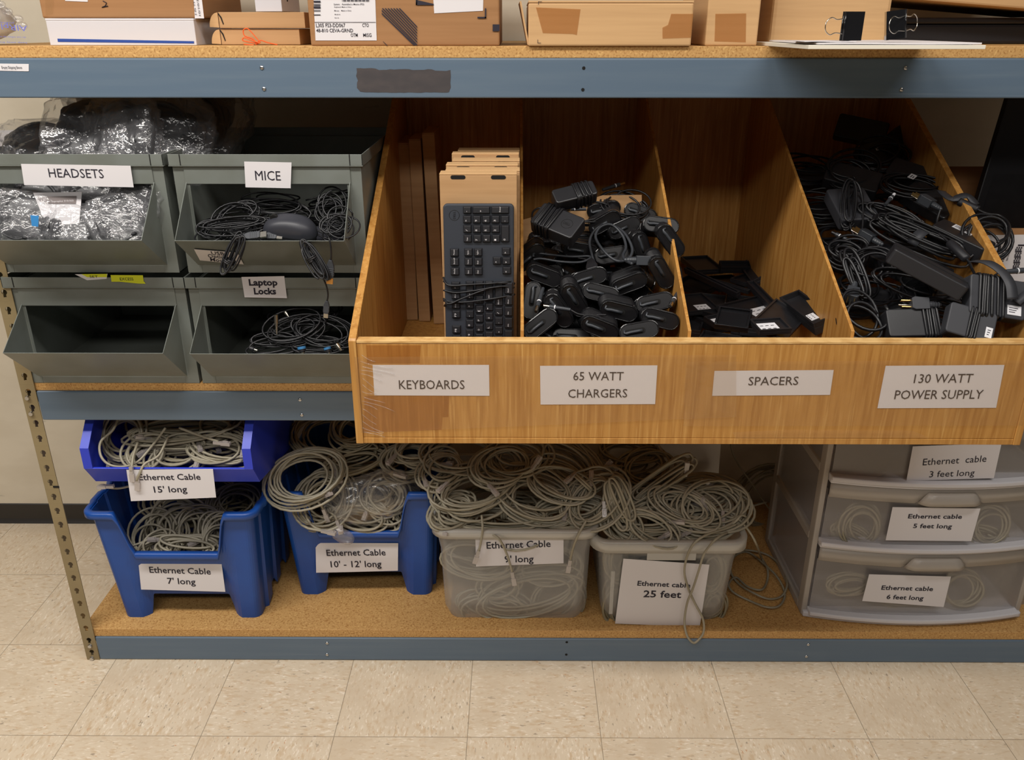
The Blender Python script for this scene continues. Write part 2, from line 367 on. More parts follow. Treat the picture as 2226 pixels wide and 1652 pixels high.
for i, (z0, z1, zt) in enumerate(ZB):
    bm_ = beam('front_beam', z0, z1, 0, 1); beam('rear_beam', z0, z1, DY+.016, -1)
    for x in (XL+.004, XR-.004-.03): obj('side_beam', MB().box(x, x+.03, .034, DY-.02, z0+.03, z1), K['beam'], su, bev=.002)
    for px, py in SCR[i]: obj('screw', dome(U(px, py, Y=-.0005), .0042), K['screw'], bm_)
    for px, py in HOL[i]:
        p = U(px, py, Y=-.0004); obj('bolt_hole', MB().cyl((p.x, .0005, p.z), (p.x, -.0006, p.z), .0032), K['hole'], bm_)
    obj('deck', MB().box(XL+.002, XR-.002, .004, DY+.01, z1, zt), K['deck'], su, bev=.0012)
    if i == 2:
        paper(bm_, [(-75, 137), (63, 139), (63, 155), (-75, 152)], FY(0), [('Empty Shipping Boxes', 5, 149.5, 49, 149.5, 6)], mat='paper')
        P0 = FY(-.0004); out = []
        rnd = random.Random(4)
        for k in range(26): out.append((775+204*k/25, 151+rnd.uniform(-1.2, 1.5)-(2 if k < 6 else 0)+(2 if k > 20 else 0)))
        out += [(980, 165), (979, 180), (980, 190), (977, 197), (976, 200)]
        for k in range(20): out.append((972-178*k/19, 200.5+rnd.uniform(-.4, 1.2)))
        out += [(783, 199), (776, 191), (776, 180), (778, 175), (774, 165), (776, 157)]
        obj('painted_over_patch', MB().add([UP(x, y, P0) for x, y in out], [tuple(range(len(out)))]), K['patch'], bm_)
# ---------------------------------------------------------------- the wooden box of four compartments
BX0, BX1, BY0, BY1, BZ = -.302, .948, -.286, .60, .769
wb = thing('wooden_box', 'big sloping plywood box of four labelled compartments sticking out of the shelf', 'box', (.32, .15, BZ))
SL = .497
def slope(y, z0=.979): return z0+(y-BY0)*SL
sidepoly = [(BY0, BZ), (BY1, BZ), (BY1, slope(BY1)), (BY0+.004, slope(BY0)), (BY0, .975)]
for x0, x1 in ((BX0, BX0+.014), (BX1-.014, BX1)):
    obj('side_panel', MB().prism(sidepoly, lambda u, v, w_: (w_, u, v), x0, x1), K['ply'], wb, bev=.0012)
fx0, fx1 = BX0+.0142, BX1-.0142
fp = obj('front_panel', MB().box(fx0, fx1, BY0+.002, BY0+.022, BZ+.0125, .970), K['ply'], wb, bev=.001)
obj('edge_strip', MB().box(fx0, fx1, BY0+.001, BY0+.0225, .970, .976), K['plyedge'], fp, bev=.0015, label='pale bare top edge of the front panel')
obj('bottom_panel', MB().box(fx0, fx1, BY0+.001, BY1-.001, BZ+.0002, BZ+.012), K['ply'], wb, bev=.001)
obj('back_panel', MB().box(fx0, fx1, BY1-.014, BY1, BZ+.0125, slope(BY1)-.004), K['ply'], wb, bev=.001)
for xc in (.0105, .3135, .6085):
    obj('divider', MB().prism([(BY0+.0225, BZ+.0125), (BY1-.0145, BZ+.0125), (BY1-.0145, slope(BY1-.0145)-.004), (BY0+.0225, slope(BY0+.022)-.002)], lambda u, v, w_: (w_, u, v), xc-.003, xc+.003), K['ply'], wb, bev=.0006)
PF = FY(BY0+.002)
def cap(t, xl, yl, xr, yr, h): return (t, xl, yl, xr, yr, h)
paper(fp, [(810, 793), (1063, 793), (1064, 860), (814, 859)], PF, [cap('KEYBOARDS', 868, 845, 1010, 845, 19)])
paper(fp, [(1174, 795), (1429, 794), (1424, 878), (1175, 879)], PF, [cap('65 WATT', 1246, 826, 1355, 826, 18), cap('CHARGERS', 1235, 864, 1363, 863, 18)])
paper(fp, [(1553, 806), (1812, 804), (1804, 858), (1548, 860)], PF, [cap('SPACERS', 1626, 837, 1734, 836, 18)])
paper(fp, [(1925, 795), (2183, 793), (2165, 886), (1907, 887)], PF, [cap('130 WATT', 1985, 832, 2112, 831, 19), cap('POWER SUPPLY', 1943, 867, 2134, 866, 19)])
def strip(px, pl, mat, lift=.0021, parent=fp, name='packing_tape', lab=None):
    n = pl[1]; return obj(name, MB().add([UP(x, y, pl)+n*lift for x, y in px][::-1], [tuple(range(len(px)))]), K[mat], parent, label=lab)
strip([(796, 750), (915, 750), (912, 790), (798, 790)], PF, 'tape', .0004, lab='amber patch of old packing tape')
strip([(793, 860), (977, 860), (975, 906), (962, 907), (960, 934), (790, 940)], PF, 'tape', .0004, lab='amber patch of old packing tape')
strip([(1490, 785), (2234, 782), (2222, 924), (1485, 925)], PF, 'tape2', .0026)
strip([(770, 775), (1600, 770), (1600, 905), (785, 940)], PF, 'tape2', .0022)
strip([(1590, 938), (1700, 933), (1980, 934), (2020, 950), (1600, 952)], PF, 'tape2', .003)
rnd = random.Random(7)
wr = MB()                                               # wrinkles where the tape wraps the left corner
for k in range(16):
    y0 = 770+k*11; x0 = 786+rnd.uniform(-2, 6); n_ = rnd.choice((30, 46, 70)); x1 = x0+n_; y1 = y0+n_*rnd.uniform(.25, .7)
    wr.tube([UP(x0+(x1-x0)*t, y0+(y1-y0)*t+4*math.sin(2.6*t+k), PF)+Vector((0, -.0028, 0)) for t in (0, .25, .5, .75, 1)], .0007, 4)
obj('tape_wrinkle', wr, K['film'], fp)
# ---------------------------------------------------------------- grey steel hopper bins
def steel_bin(x0, z0, lip, opn, label, depth=.47, lx=.024):
    W_ = .376; x1 = x0+W_; y0 = .004; h = .222
    t = thing('steel_bin', label, 'bin', (x0+W_/2, y0+depth/2, z0), 'grey steel hopper bins')
    b = MB(); k = .0018
    b.box(x0, x0+k, y0, y0+depth, z0, z0+h); b.box(x1-k, x1, y0, y0+depth, z0, z0+h); b.box(x0, x1, y0+depth-k, y0+depth, z0, z0+h)
    b.box(x0, x1, y0, y0+depth, z0, z0+k)
    obj('bin_body', b, K['steel'], t)
    ff = MB(); ff.box(x0, x0+.03, y0-.0012, y0+.0008, z0, z0+h); ff.box(x1-.03, x1, y0-.0012, y0+.0008, z0, z0+h); ff.box(x0+.03, x1-.03, y0-.0008, y0+.0006, z0, z0+.017)
    obj('front_flange', ff, K['steel'], t, bev=.0004)
    obj('header_panel', MB().box(x0+.022, x1-.022, y0-.0035, y0-.0014, opn, z0+h+.001), K['steel'], t, bev=.001)
    r = MB(); o_ = .005
    for a in ((x0-o_, x1+o_, y0-o_-.004, y0-o_-.002), (x0-o_, x1+o_, y0+depth+.002, y0+depth+.004), (x0-o_, x0-o_+.002, y0-o_-.004, y0+depth+.004), (x1+o_-.002, x1+o_, y0-o_-.004, y0+depth+.004)):
        r.box(*a, z0+h-.001, z0+h+.0205)
    for a in ((x0-o_, x1+o_, y0-o_-.004, y0+.006), (x0-o_, x0+.006, y0, y0+depth), (x1-.006, x1+o_, y0, y0+depth)): r.box(*a, z0+h-.003, z0+h-.0012)
    rm = obj('stacking_rim', r, K['steel'], t, bev=.0005)
    for xx in (x0-o_+.024, x1+o_-.026): obj('rim_fold', MB().box(xx, xx+.0018, y0-o_-.0046, y0-o_-.0036, z0+h-.001, z0+h+.0205), K['hole'], rm)
    hp = MB(); a, c = x0+lx, x1-lx; zb = z0+.0175; yl = y0-.104; yb = y0-.003
    v = [(a, yb, zb), (c, yb, zb), (c, yl, lip), (a, yl, lip), (a, yb, opn+.004), (c, yb, opn+.004)]
    hp.add(v, [(0, 1, 2, 3), (0, 3, 4), (1, 5, 2)])
    hop = obj('hopper_front', hp, K['steel'], t, solid=.002, solid_off=0, bev=.0009)
    return t, hop
binH, hopH = steel_bin(-1.081, 1.0205, 1.1135, 1.204, 'grey steel hopper bin with HEADSETS sign, full of bagged headsets', lx=.022)
binM, hopM = steel_bin(-.686, 1.0205, 1.113, 1.204, 'grey steel hopper bin with MICE sign and cords hanging out')
binE, hopE = steel_bin(-1.075, .7695, .8795, .948, 'empty grey steel hopper bin with yellow stickers, at the bottom left')
binL, hopL = steel_bin(-.692, .7695, .8785, .948, 'grey steel hopper bin with Laptop Locks sign')
PB = FY(.004-.0092)
PH = FY(.0002)
paper(binH, [(46, 356), (284, 360), (291, 407), (53, 402)], PB, [cap('HEADSETS', 108, 385, 227, 387, 19)])
paper(binM, [(531, 351), (634, 353), (632, 409), (534, 407)], PB, [cap('MICE', 556, 391, 611, 392, 20)])
plM = (Vector((-.5, .001, 1.038)), Vector((0, -.0755, -.101)).normalized())
nM = Vector((0, -(1.113-1.038), -.101)).normalized(); plM = (Vector((-.5, .001-.0005, 1.0375)), nM)
paper(hopM, [(422, 539), (516, 546), (530, 572), (435, 563)], plM, [cap('USB', 461, 550, 489, 552, 7), cap('Optical', 453, 556, 496, 560, 7), cap('Mouse', 458, 564, 500, 568, 7)], bold=.006, lift=.003)
paper(binL, [(525, 602), (618, 600), (624, 648), (532, 646)], PB, [cap('Laptop', 542, 620, 604, 620, 13), cap('Locks', 553, 639, 601, 639, 13)], bold=.035)
paper(binE, [(163, 596), (234, 595), (232, 606), (190, 609), (170, 606)][:4], PB, [], mat='paper', label='torn remains of a sticker')
paper(binE, [(178, 595.5), (233, 595), (233, 602), (190, 602)], PB, [cap('SET', 196, 603, 214, 603, 4.5)], mat='yellow', name='yellow_sticker', lift=.0014)
paper(binE, [(241, 597.5), (311, 598), (313, 612), (243, 612)], PB, [cap('EXCESS', 262, 609, 291, 609, 6)], mat='yellow', name='yellow_sticker', lift=.0014)
paper(binE, [(250, 611), (314, 612), (317, 616.5), (300, 616)], PB, [], mat='yellow', name='yellow_sticker', lift=.001)
# ---------------------------------------------------------------- boxes on the top deck
ZT = 1.4612
def carton(label, x0, x1, y0, y1, z0, z1, mat, rot=0, flaps=True, rx=0, name='cardboard_box', bev=.003):
    t = thing(name, label, 'box', ((x0+x1)/2, (y0+y1)/2, z0), 'boxes on the top deck')
    obj('box_body', MB().box(x0, x1, y0, y1, z0, z1-.004), mat, t, bev=bev)
    if flaps:
        ym = (y0+y1)/2; obj('flap', MB().box(x0, x1, y0, ym-.001, z1-.004, z1), mat, t, bev=.001); obj('flap', MB().box(x0, x1, ym+.001, y1, z1-.004, z1), mat, t, bev=.001)
    t.rotation_euler = (0, rx, rot); return t
# shipping carton with a big label
sy = .014; x0, x1 = U(676, 98, Y=sy).x, U(1086, 98, Y=sy).x
t = carton('brown shipping carton with a white shipping label and printed diagonal stripes', x0, x1, sy, .33, ZT, 1.74, K['card2'])
PS_ = FY(sy)
lb = paper(t, [(678, -90), (813, -90), (819, 88), (686, 88)], PS_, [cap('L305 FS3-DD067', 687.5, 59, 751, 59, 8), cap('CTO', 788, 58.5, 802, 58.5, 7.5), cap('48-810 CEVA-GRND', 688, 70, 768, 70, 7.5), cap('OTM', 763, 80, 778, 80, 7.5), cap('MISG', 790, 80, 808, 80, 7.5),
      cap('System:   Assembled in Mexico (FS3)', 726, 11, 792, 11, 3.5), cap('Keyboard: Made in China', 727, 16.5, 764, 16.5, 2.6), cap('Mouse:    Made in China', 727, 24.5, 764, 24.5, 2.6), cap('Model #:', 728, 32.5, 740, 32.5, 2.4), cap('Part #:', 728, 40, 737, 40, 2.4)], name='shipping_label', bold=.008)
mb = MB(); n_ = Vector((0, -.0018, 0))
def inkq(*px): mb.add([UP(x, y, PS_)+n_ for x, y in px][::-1], [tuple(range(len(px)))])
inkq((684, 47.8), (817, 47.8), (817, 48.8), (684, 48.8))
for y_, h_ in ((-6, 3), (1.5, 4.2), (8.5, 1.2), (11, 1.4), (14, 4.5), (21.5, .9), (23.5, 1.2), (31.5, 1.8)): inkq((682, y_), (697, y_), (697.5, y_+h_), (682.5, y_+h_))
for k in range(22): inkq((744+k*2.75, -12), (744+k*2.75+(1.8 if k % 3 else .9), -12), (744+k*2.75+(1.8 if k % 3 else .9), 3.5), (744+k*2.75, 3.5))
obj('barcode', mb, K['ink'], lb)
paper(t, [(938, -60), (1052, -60), (1050, 23.5), (944, 29)], PS_, [], name='paper_label')
mb = MB()
for k in range(7):                                      # printed stripes running down to the right, cut off square at the ends
    o_ = k*6.1; xa = 830+o_; ya = 18; 
    w_ = 3.4
    if k < 5: pts = [(xa, ya), (xa+w_, ya), (908, 77-o_*.98+w_*.9), (908, 77-o_*.98+w_*2)]
    pts = [(830+max(0, o_-0), 18), (830+o_+w_, 18), (907, 18+(907-830-o_-w_)*1.06), (907, 18+(907-830-o_)*1.06)]
    pts = [(x, min(y, 98.5)) for x, y in pts]
    inkq(*pts)
for k in range(2):
    o_ = -6.1*(k+1); inkq((830, 18-o_*1.06), (830, 18-o_*1.06-3.6), (907-(0 if k == 0 else 3), min(98.5, 18+(77-o_)*1.06-3.6)), (905-k*6, 98.5))
inkq((906, 0), (943, 8.5), (943, 11), (904, 11)); inkq((904, -20), (907, -20), (907, 11), (904, 11))
inkq((1054, 18), (1057, 18), (1057, 40), (1054, 40)); inkq((1038, 36.5), (1057, 36.5), (1057, 40), (1038, 40)); inkq((1071, 53), (1086, 53), (1086, 68), (1071, 68))
inkq((832, 90), (833.5, 90), (843, 99), (841, 99))
obj('box_print', mb, K['ink'], t)
# low box with brown tape
sy = -.004; x0, x1 = U(1148, 98, Y=sy).x, U(1502, 98, Y=sy).x
t = carton('low pale cardboard box with tape patches and side flap ajar, right of the shipping carton', x0, x1, sy, .30, ZT, U(1300, 1, Y=sy).z, K['card3'], flaps=True)
PS_ = FY(sy)
obj('side_flap', MB().add([(x0-.001, sy+.004, ZT+.002), (x0-.016, sy+.001, 1.538), (x0-.018, .24, 1.538), (x0-.001, .25, ZT+.002)], [(0, 1, 2, 3)]), K['card3'], t, solid=.003)
strip([(1165, 16), (1262, 20), (1254, 76), (1245, 74), (1180, 72)], PS_, 'tape', .0006, t, lab='brown tape patch'); strip([(1459, 30), (1507, 30), (1502, 82), (1440, 84), (1440, 60), (1452, 54)], PS_, 'tape', .0006, t, lab='brown tape patch')
mb = MB(); n_ = Vector((0, -.0012, 0))
inkq((1170, 3), (1178, 3), (1178, 4), (1170, 4)); inkq((1170, 3), (1171, 3), (1171, 10), (1170, 10)); inkq((1168.5, 93), (1176, 93), (1176, 94), (1168.5, 94)); inkq((1168.5, 86), (1169.5, 86), (1169.5, 94), (1168.5, 94)); obj('box_print', mb, K['ink'], t)
# narrow upright box, then the big soft-edged carton
sy = .016; x0, x1 = U(1532, 98, Y=sy).x, U(1645, 98, Y=sy).x
t = carton('narrow upright cardboard box between the low pale box and the big carton', x0, x1, sy, .28, ZT, 1.70, K['card3'])
strip([(1555, 30), (1622, 29), (1621, 92), (1553, 90)], FY(sy), 'tape', .0006, t, lab='brown tape patch')
sy = .09; x0, x1 = U(1672, 96, Y=sy).x, U(1927, 94, Y=sy).x
t = carton('large plain tan carton with softened corners behind the paper pads', x0, x1, sy, .40, ZT, 1.78, K['card3'], bev=.008)
sy = .17; x0 = U(1938, 60, Y=sy).x
t = thing('black_equipment_case', 'low black equipment case under the tilted carton at right of the top deck', 'case', (x0+.25, .3, ZT))
obj('case_body', MB().box(x0-.03, x0+.42, sy+.03, .55, ZT, 1.500), K['blackm'], t, bev=.006); obj('case_lid', MB().box(x0-.035, x0+.425, sy+.025, .555, 1.500, 1.512), K['blackm'], t, bev=.004)
t = carton('tilted tan carton resting on the black case at the far right of the top deck', x0-.022, x0+.42, sy-.03, .50, 1.531, 1.80, K['card3'], rx=.075, bev=.004)
# white box with a blue stripe and the carton on it
sy = .07; x0, x1 = U(108, 90, Y=sy).x, U(428, 98, Y=sy).x; z1 = U(300, 40, Y=sy).z
t = carton('flat white box with a blue stripe along its lower edge under a brown carton', x0, x1, sy, .30, ZT, z1, K['white'], flaps=False, name='white_box', bev=.001)
obj('box_lid', MB().box(x0-.0005, x1+.0005, sy-.0005, .3005, z1-.004, z1), K['white'], t, bev=.0008)
strip([(125, 84), (422, 89.5), (422, 94.5), (126, 91)], FY(sy), 'bluestripe', .0006, t, 'blue_stripe')
sy = .08; xa, xb = U(92, 38, Y=sy).x, U(441, 42, Y=sy).x
t = carton('brown carton with a white date sticker, stacked on the flat white box', xa, xb, sy, .34, z1+.0006, 1.76, K['card2'])
PS_ = FY(sy)
paper(t, [(417, -60), (432, -60), (444, 40), (424, 40)], PS_, [cap('10/10/31', 433, 38, 426, -5, 4), cap('3 05 YY', 427, 37, 421, -4, 4)][:0], name='date_sticker')
mb = MB()
for s_, xl, yl, xr, yr, h_ in (('10/10/31', 437, 34, 431, -6, 6), ('3 05 YY', 428.5, 33, 424, 2, 6)):
    bl, br = UP(xl, yl, PS_), UP(xr, yr, PS_); e = (br-bl).normalized(); put_text(mb, s_, bl+Vector((0, -.002, 0)), br+Vector((0, -.002, 0)), Vector((-e.z, 0, e.x)), .0035)
obj('lettering', mb, K['ink'], t)
paper(t, [(140, -30), (192, -30), (191, 4), (142, 2)], PS_, [], name='paper_label')
mb = MB(); mb.tube([UP(x, y, PS_)+Vector((0, -.001, 0)) for x, y in ((224, 2), (232, 6), (229, 13), (222, 16), (235, 13))], .0008, 4); obj('pen_mark', mb, K['ink'], t)
strip([(96, -20), (118, -20), (116, 30), (100, 34)], PS_, 'tape2', .001, t)
# two kraft mailers, white booklet box, orange cord
for k, (ya, yb, xl, xr) in enumerate(((95, 62, 482, 653), (62, 30, 478, 664))):
    sy = .10-.004*k; x0, x1 = U(xl, ya, Y=sy).x, U(xr, ya, Y=sy).x; zb = ZT+.0005+.0305*k
    t = thing('mailer_box', ['flat kraft mailer box lying on the deck under another mailer', 'flat kraft mailer box lying on top of the other mailer'][k], 'box', ((x0+x1)/2, sy+.1, zb))
    obj('box_body', MB().box(x0, x1, sy, sy+.22, zb, zb+.029), K['card'], t, bev=.001)
    n = 12; pts = [(x0-.001, zb+.001), (x0-.001, zb+.029)]+[(x0-.002-.017*math.sin(PI/2*i/n), zb+.002+.026*math.cos(PI/2*i/n)) for i in range(n+1)]
    obj('tuck_flap', MB().prism(pts, lambda u, v, w_: (u, w_, v), sy-.001, sy+.0015), K['card3'], t)
    obj('flap_slot', MB().add([(x0+.0005, sy-.0008, zb+.028), (x0+.006, sy-.0008, zb+.02), (x0+.009, sy-.0008, zb+.008), (x0+.0075, sy-.0008, zb+.006), (x0+.004, sy-.0008, zb+.018), (x0-.0005, sy-.0008, zb+.026)], [(0, 1, 2, 3, 4, 5)]), K['hole'], t)
sy = .12; x0, x1 = U(556, 25, Y=sy).x, U(617, 36, Y=sy).x
t = thing('product_box', 'thin upright white box standing on the kraft mailers', 'box', ((x0+x1)/2, sy+.01, ZT+.0612))
obj('box_body', MB().box(x0, x1, sy, sy+.10, ZT+.0612, 1.70), K['white'], t, bev=.001); t.rotation_euler = (0, 0, -.12)
obj('spine_print', MB().box(x1-.0002, x1+.0006, sy+.03, sy+.035, ZT+.08, 1.60), K['ink'], t)
mb = MB(); yo = .086
def op(px): return [UP(x, y, FY(yo-.004*i/ len(px))) for i, (x, y) in enumerate(px)]
def smooth(P, k=6, closed=False):
    P = [Vector(p) for p in P]; R = []; n = len(P)
    for i in range(n if closed else n-1):
        a = P[i-1] if (i or closed) else P[0]; b = P[i]; c = P[(i+1) % n]; d = P[(i+2) % n] if (i+2 < n or closed) else P[-1]
        for j in range(k):
            t_ = j/k; R.append(.5*((2*b)+(c-a)*t_+(2*a-5*b+4*c-d)*t_*t_+(3*b-a-3*c+d)*t_**3))
    if not closed: R.append(P[-1])
    return R
for px in (((560, 96), (548, 84), (532, 78), (529, 66), (538, 62), (552, 76), (566, 93)), ((562, 95), (545, 92), (528, 88), (531, 82), (548, 88), (565, 94)), ((556, 97), (566, 88), (580, 92), (592, 95), (603, 97)), ((552, 98), (538, 97), (530, 96))):
    mb.tube(smooth(op(px)), .0011, 6)
solo('orange_string', mb, K['orange'], 'knotted bright orange cord lying against the kraft mailers', 'cord')
# air cushions at the far left
t = thing('air_cushion', 'clear inflated packing air cushions at the far left of the top deck', 'packing cushion', (-1.14, .12, ZT))
def puff(c, rx, ry, rz, sd):
    rr = random.Random(sd); ph = [rr.uniform(0, 6) for _ in range(6)]
    return MB().ell(c, rx, ry, rz, 36, 20, .75, lambda q: 1+.05*math.sin(6*q.x+ph[0])*math.cos(5*q.z+ph[1])+.025*math.sin(13*q.z+9*q.x+ph[2]))
obj('cushion', puff((-1.15, .075, ZT+.044), .165, .06, .043, 1), K['film2'], t); obj('cushion', puff((-1.20, .10, ZT+.13), .15, .055, .045, 2), K['film2'], t)
mb = MB()
for k in range(9): mb.ell((-1.045+.011*k+.004*math.sin(k*2), .06, ZT+.135-.0125*k), .011, .006, .008, 8, 5)
obj('seal_seam', mb, K['film'], t)
mb = MB(); pa = FY(.012)
for s_, xl, yl, xr, yr, h_ in (('AIRplus', 58, 56, -22, 50, 11), ('packaging', 30, 49, -20, 47, 3), ('do not inflate by mouth', 56, 80, -15, 78, 3), ('keep away from', 58, 92, -10, 90, 3)):
    bl, br = UP(xl, yl, pa), UP(xr, yr, pa); e = (br-bl).normalized(); put_text(mb, s_, bl, br, Vector((0, 0, -1)), h_/1120)
obj('lettering', mb, K['inkblue'], t)
# paper pads and two binder clips
py = -.232; x0, x1 = U(1757, 107, Y=py).x, U(2142, 107, Y=py).x
pd = MB(); pd.box(x0, x1, py, py+.345, ZT, ZT+.0062)
solo('writing_pad', pd, K['cream'], 'cream edged writing pad overhanging the front of the top deck', 'paper pad', bev=.0006)
def sheet(x0, x1, y0, y1, z, th, curl, corner, label):
    mb = MB(); NX, NY = 16, 6; V = []
    for j in range(NY+1):
        for i in range(NX+1):
            u, v = i/NX, j/NY; V.append((x0+(x1-x0)*u, y0+(y1-y0)*v, z+curl*(.5+.5*math.sin(7*u+2*v))+corner*max(0, u-.86)**1.5*(1-v)))
    mb.add(V, [(j*(NX+1)+i, j*(NX+1)+i+1, (j+1)*(NX+1)+i+1, (j+1)*(NX+1)+i) for j in range(NY) for i in range(NX)])
    return solo('paper_sheets', mb, K['paper'], label, 'paper', solid=th, solid_off=1)
sheet(x0+.016, x1-.006, py+.003, py+.29, ZT+.0068, .0026, .0006, 0, 'thin stack of white sheets on the cream pad, under the binder clips')
s2 = sheet(x0-.004, x0+.080, py+.01, py+.12, ZT+.0104, .0010, .0008, 0, 'small white printed slip at the left end of the paper stack')
mb = MB(); pr = FY(py+.002)
for k in range(6): mb.add([UP(x, y, pr) for x, y in ((1783+k*13, 95+.5*k), (1791+k*13, 95.2+.5*k), (1791+k*13, 98.6+.3*k), (1783+k*13, 98.4+.3*k))][::-1], [(0, 1, 2, 3)])
def clip(label, base, rotz, ang, lean):
    t = thing('binder_clip', label, 'binder clip', base, 'binder clips on the papers')
    w_, d_, h_ = .044, .0125, .030
    b = MB().add([(-w_/2, -d_, 0), (w_/2, -d_, 0), (w_/2, d_, 0), (-w_/2, d_, 0), (-w_/2, -.0015, h_), (w_/2, -.0015, h_), (-w_/2, .0015, h_), (w_/2, .0015, h_)], [(0, 1, 2, 3), (0, 4, 5, 1), (3, 2, 7, 6)])
    obj('clip_body', b, K['blackg'], t, solid=.0009, local=True)
    for s in (-1, 1):
        lipt = MB().tube([(-w_/2, s*.0022, h_), (w_/2, s*.0022, h_)], .0016, 8); obj('clip_lip', lipt, K['blackg'], t, local=True)
        a = ang[0 if s < 0 else 1]; P = []
        for x, l in ((-.012, 0), (-.010, .018), (-.013, .030), (-.008, .040), (0, .043), (.008, .040), (.013, .030), (.010, .018), (.012, 0)):
            P.append(Vector((x, s*.002, h_))+Vector((0, s*math.sin(a)*l, math.cos(a)*l-0)))
        obj('wire_handle', MB().tube(smooth(P, 4), .0008, 6), K['chrome'], t, local=True)
    t.rotation_euler = (lean[0], lean[1], rotz); return t
c = Vector((U(1862, 60, Y=-.19).x, -.19, ZT+.0345))
clip('black binder clip on the papers with one wire handle sticking out level, beside its twin', c, .45, (.05, 2.75), (0, -PI/2))
c = Vector((U(1925, 60, Y=-.185).x, -.185, ZT+.0345))
clip('black binder clip on the papers with both wire handles splayed toward the black case', c, 2.75, (1.0, 2.3), (.12, -PI/2+.14))
# ---------------------------------------------------------------- ethernet cable coils
ZD = .0942
def coil_path(rx, ry, turns, b, seed, seg=24, sq=2.0):
    R = random.Random(seed); ks = [(R.uniform(.13, .42), R.uniform(0, 6.3)) for _ in range(9)]
    nz = lambda i, a: math.sin(ks[i][0]*a+ks[i][1])
    P = []; n = int(turns*seg)
    for k in range(n+1):
        a = 2*PI*k/seg; c, s = math.cos(a), math.sin(a); e = 2/sq
        x = rx*math.copysign(abs(c)**e, c); y = ry*math.copysign(abs(s)**e, s)
        f = 1+.10*nz(0, a)+.06*nz(1, a)
        P.append(Vector((x*f+b*nz(2, a)+.5*b*nz(6, a*2.3), y*f+b*nz(3, a)+.5*b*nz(7, a*2.1), b*.85*nz(4, a)+b*.6*nz(5, a*1.7)+.2*b*nz(8, a*3))))
    return P
def rj(mat_len=.021):
    """A modular plug along +X from its cable end, as a mesh of its own."""
    m = MB(); m.box(.006, .006+mat_len, -.0058, .0058, -.004, .004); m.box(.010, .022, -.0025, .0025, .004, .0066); m.box(-.012, .006, -.0042, .0042, -.0036, .0036); return m
RJ = rj()
def put_plug(parent, p, d, name='plug'):
    d = d.normalized(); u = Vector((0, 0, 1)) if abs(d.z) < .9 else Vector((0, 1, 0)); v = u.cross(d).normalized(); u = d.cross(v)
    Mx = Matrix((d, v, u)).transposed().to_4x4(); Mx.translation = p
    return obj(name, MB().join(RJ, Mx), K['plug'], parent, bev=.0006, local=True)
_n = [100]
def coil(label, c, rx, ry, turns=7, b=.011, tilt=.5, yaw=0, inp=0, seed=None, group=None, mat='eth', r=.0032, ends=1, sq=2.0, name='ethernet_cable', cat='cable', wrap=0):
    _n[0] += 1; seed = seed or _n[0]; R = random.Random(seed*7+1)
    P = coil_path(rx, ry, turns*(1.2 if name == 'ethernet_cable' else 1), b, seed, sq=sq)
    Mx = Matrix.Rotation(yaw, 4, 'Z') @ Matrix.Rotation(tilt, 4, 'X') @ Matrix.Rotation(inp, 4, 'Z')
    if ends:                                            # both ends leave the ring a little way
        t = (P[-1]-P[-2]).normalized(); l = R.uniform(.025, .05)
        P += [P[-1]+t*l*.4+Vector((0, 0, .006)), P[-1]+t*l*.8+Vector((R.uniform(-.01, .01), R.uniform(-.01, .01), .010))]
    P = [Mx @ p for p in P]
    m = MB().tube(P, r, 6)
    if wrap:                                            # the free end wound round the waist of the bundle
        q = []
        for k in range(wrap*12+1):
            a = 2*PI*k/12; q.append(Mx @ Vector((.006*(k/12-wrap/2)+.012, ry+(b*1.9+.004)*math.cos(a), (b*1.5+.004)*math.sin(a))))
        m.tube(q, r, 6)
    o = solo(name, m, K[mat], label, cat, group, base=(0, 0, 0)); o.location = c
    if ends:
        put_plug(o, P[-1], P[-1]-P[-2])
        if ends > 1: put_plug(o, P[0], P[0]-P[1])
    return o
def end_px(parent, px, Ys, mat='eth', r=.0031, plug=True):
    """A loose end of a coil: a path of photo points, each at its own distance; hangs with a plug at its tip."""
    P = [U(x, y, Y=Ys[min(i, len(Ys)-1)]) for i, (x, y) in enumerate(px)]; P = smooth(P, 6)
    base = Vector(parent['_base']) if parent.location == Vector(parent['_base']) else parent.location.copy()
    P = [p-parent.location for p in P]
    e = obj('cable_end', MB().tube(P, r, 6), K[mat], parent, local=True)
    if plug: put_plug(e, P[-1], P[-1]-P[-3])
    return e
def at(px, py, Y): return U(px, py, Y=Y)
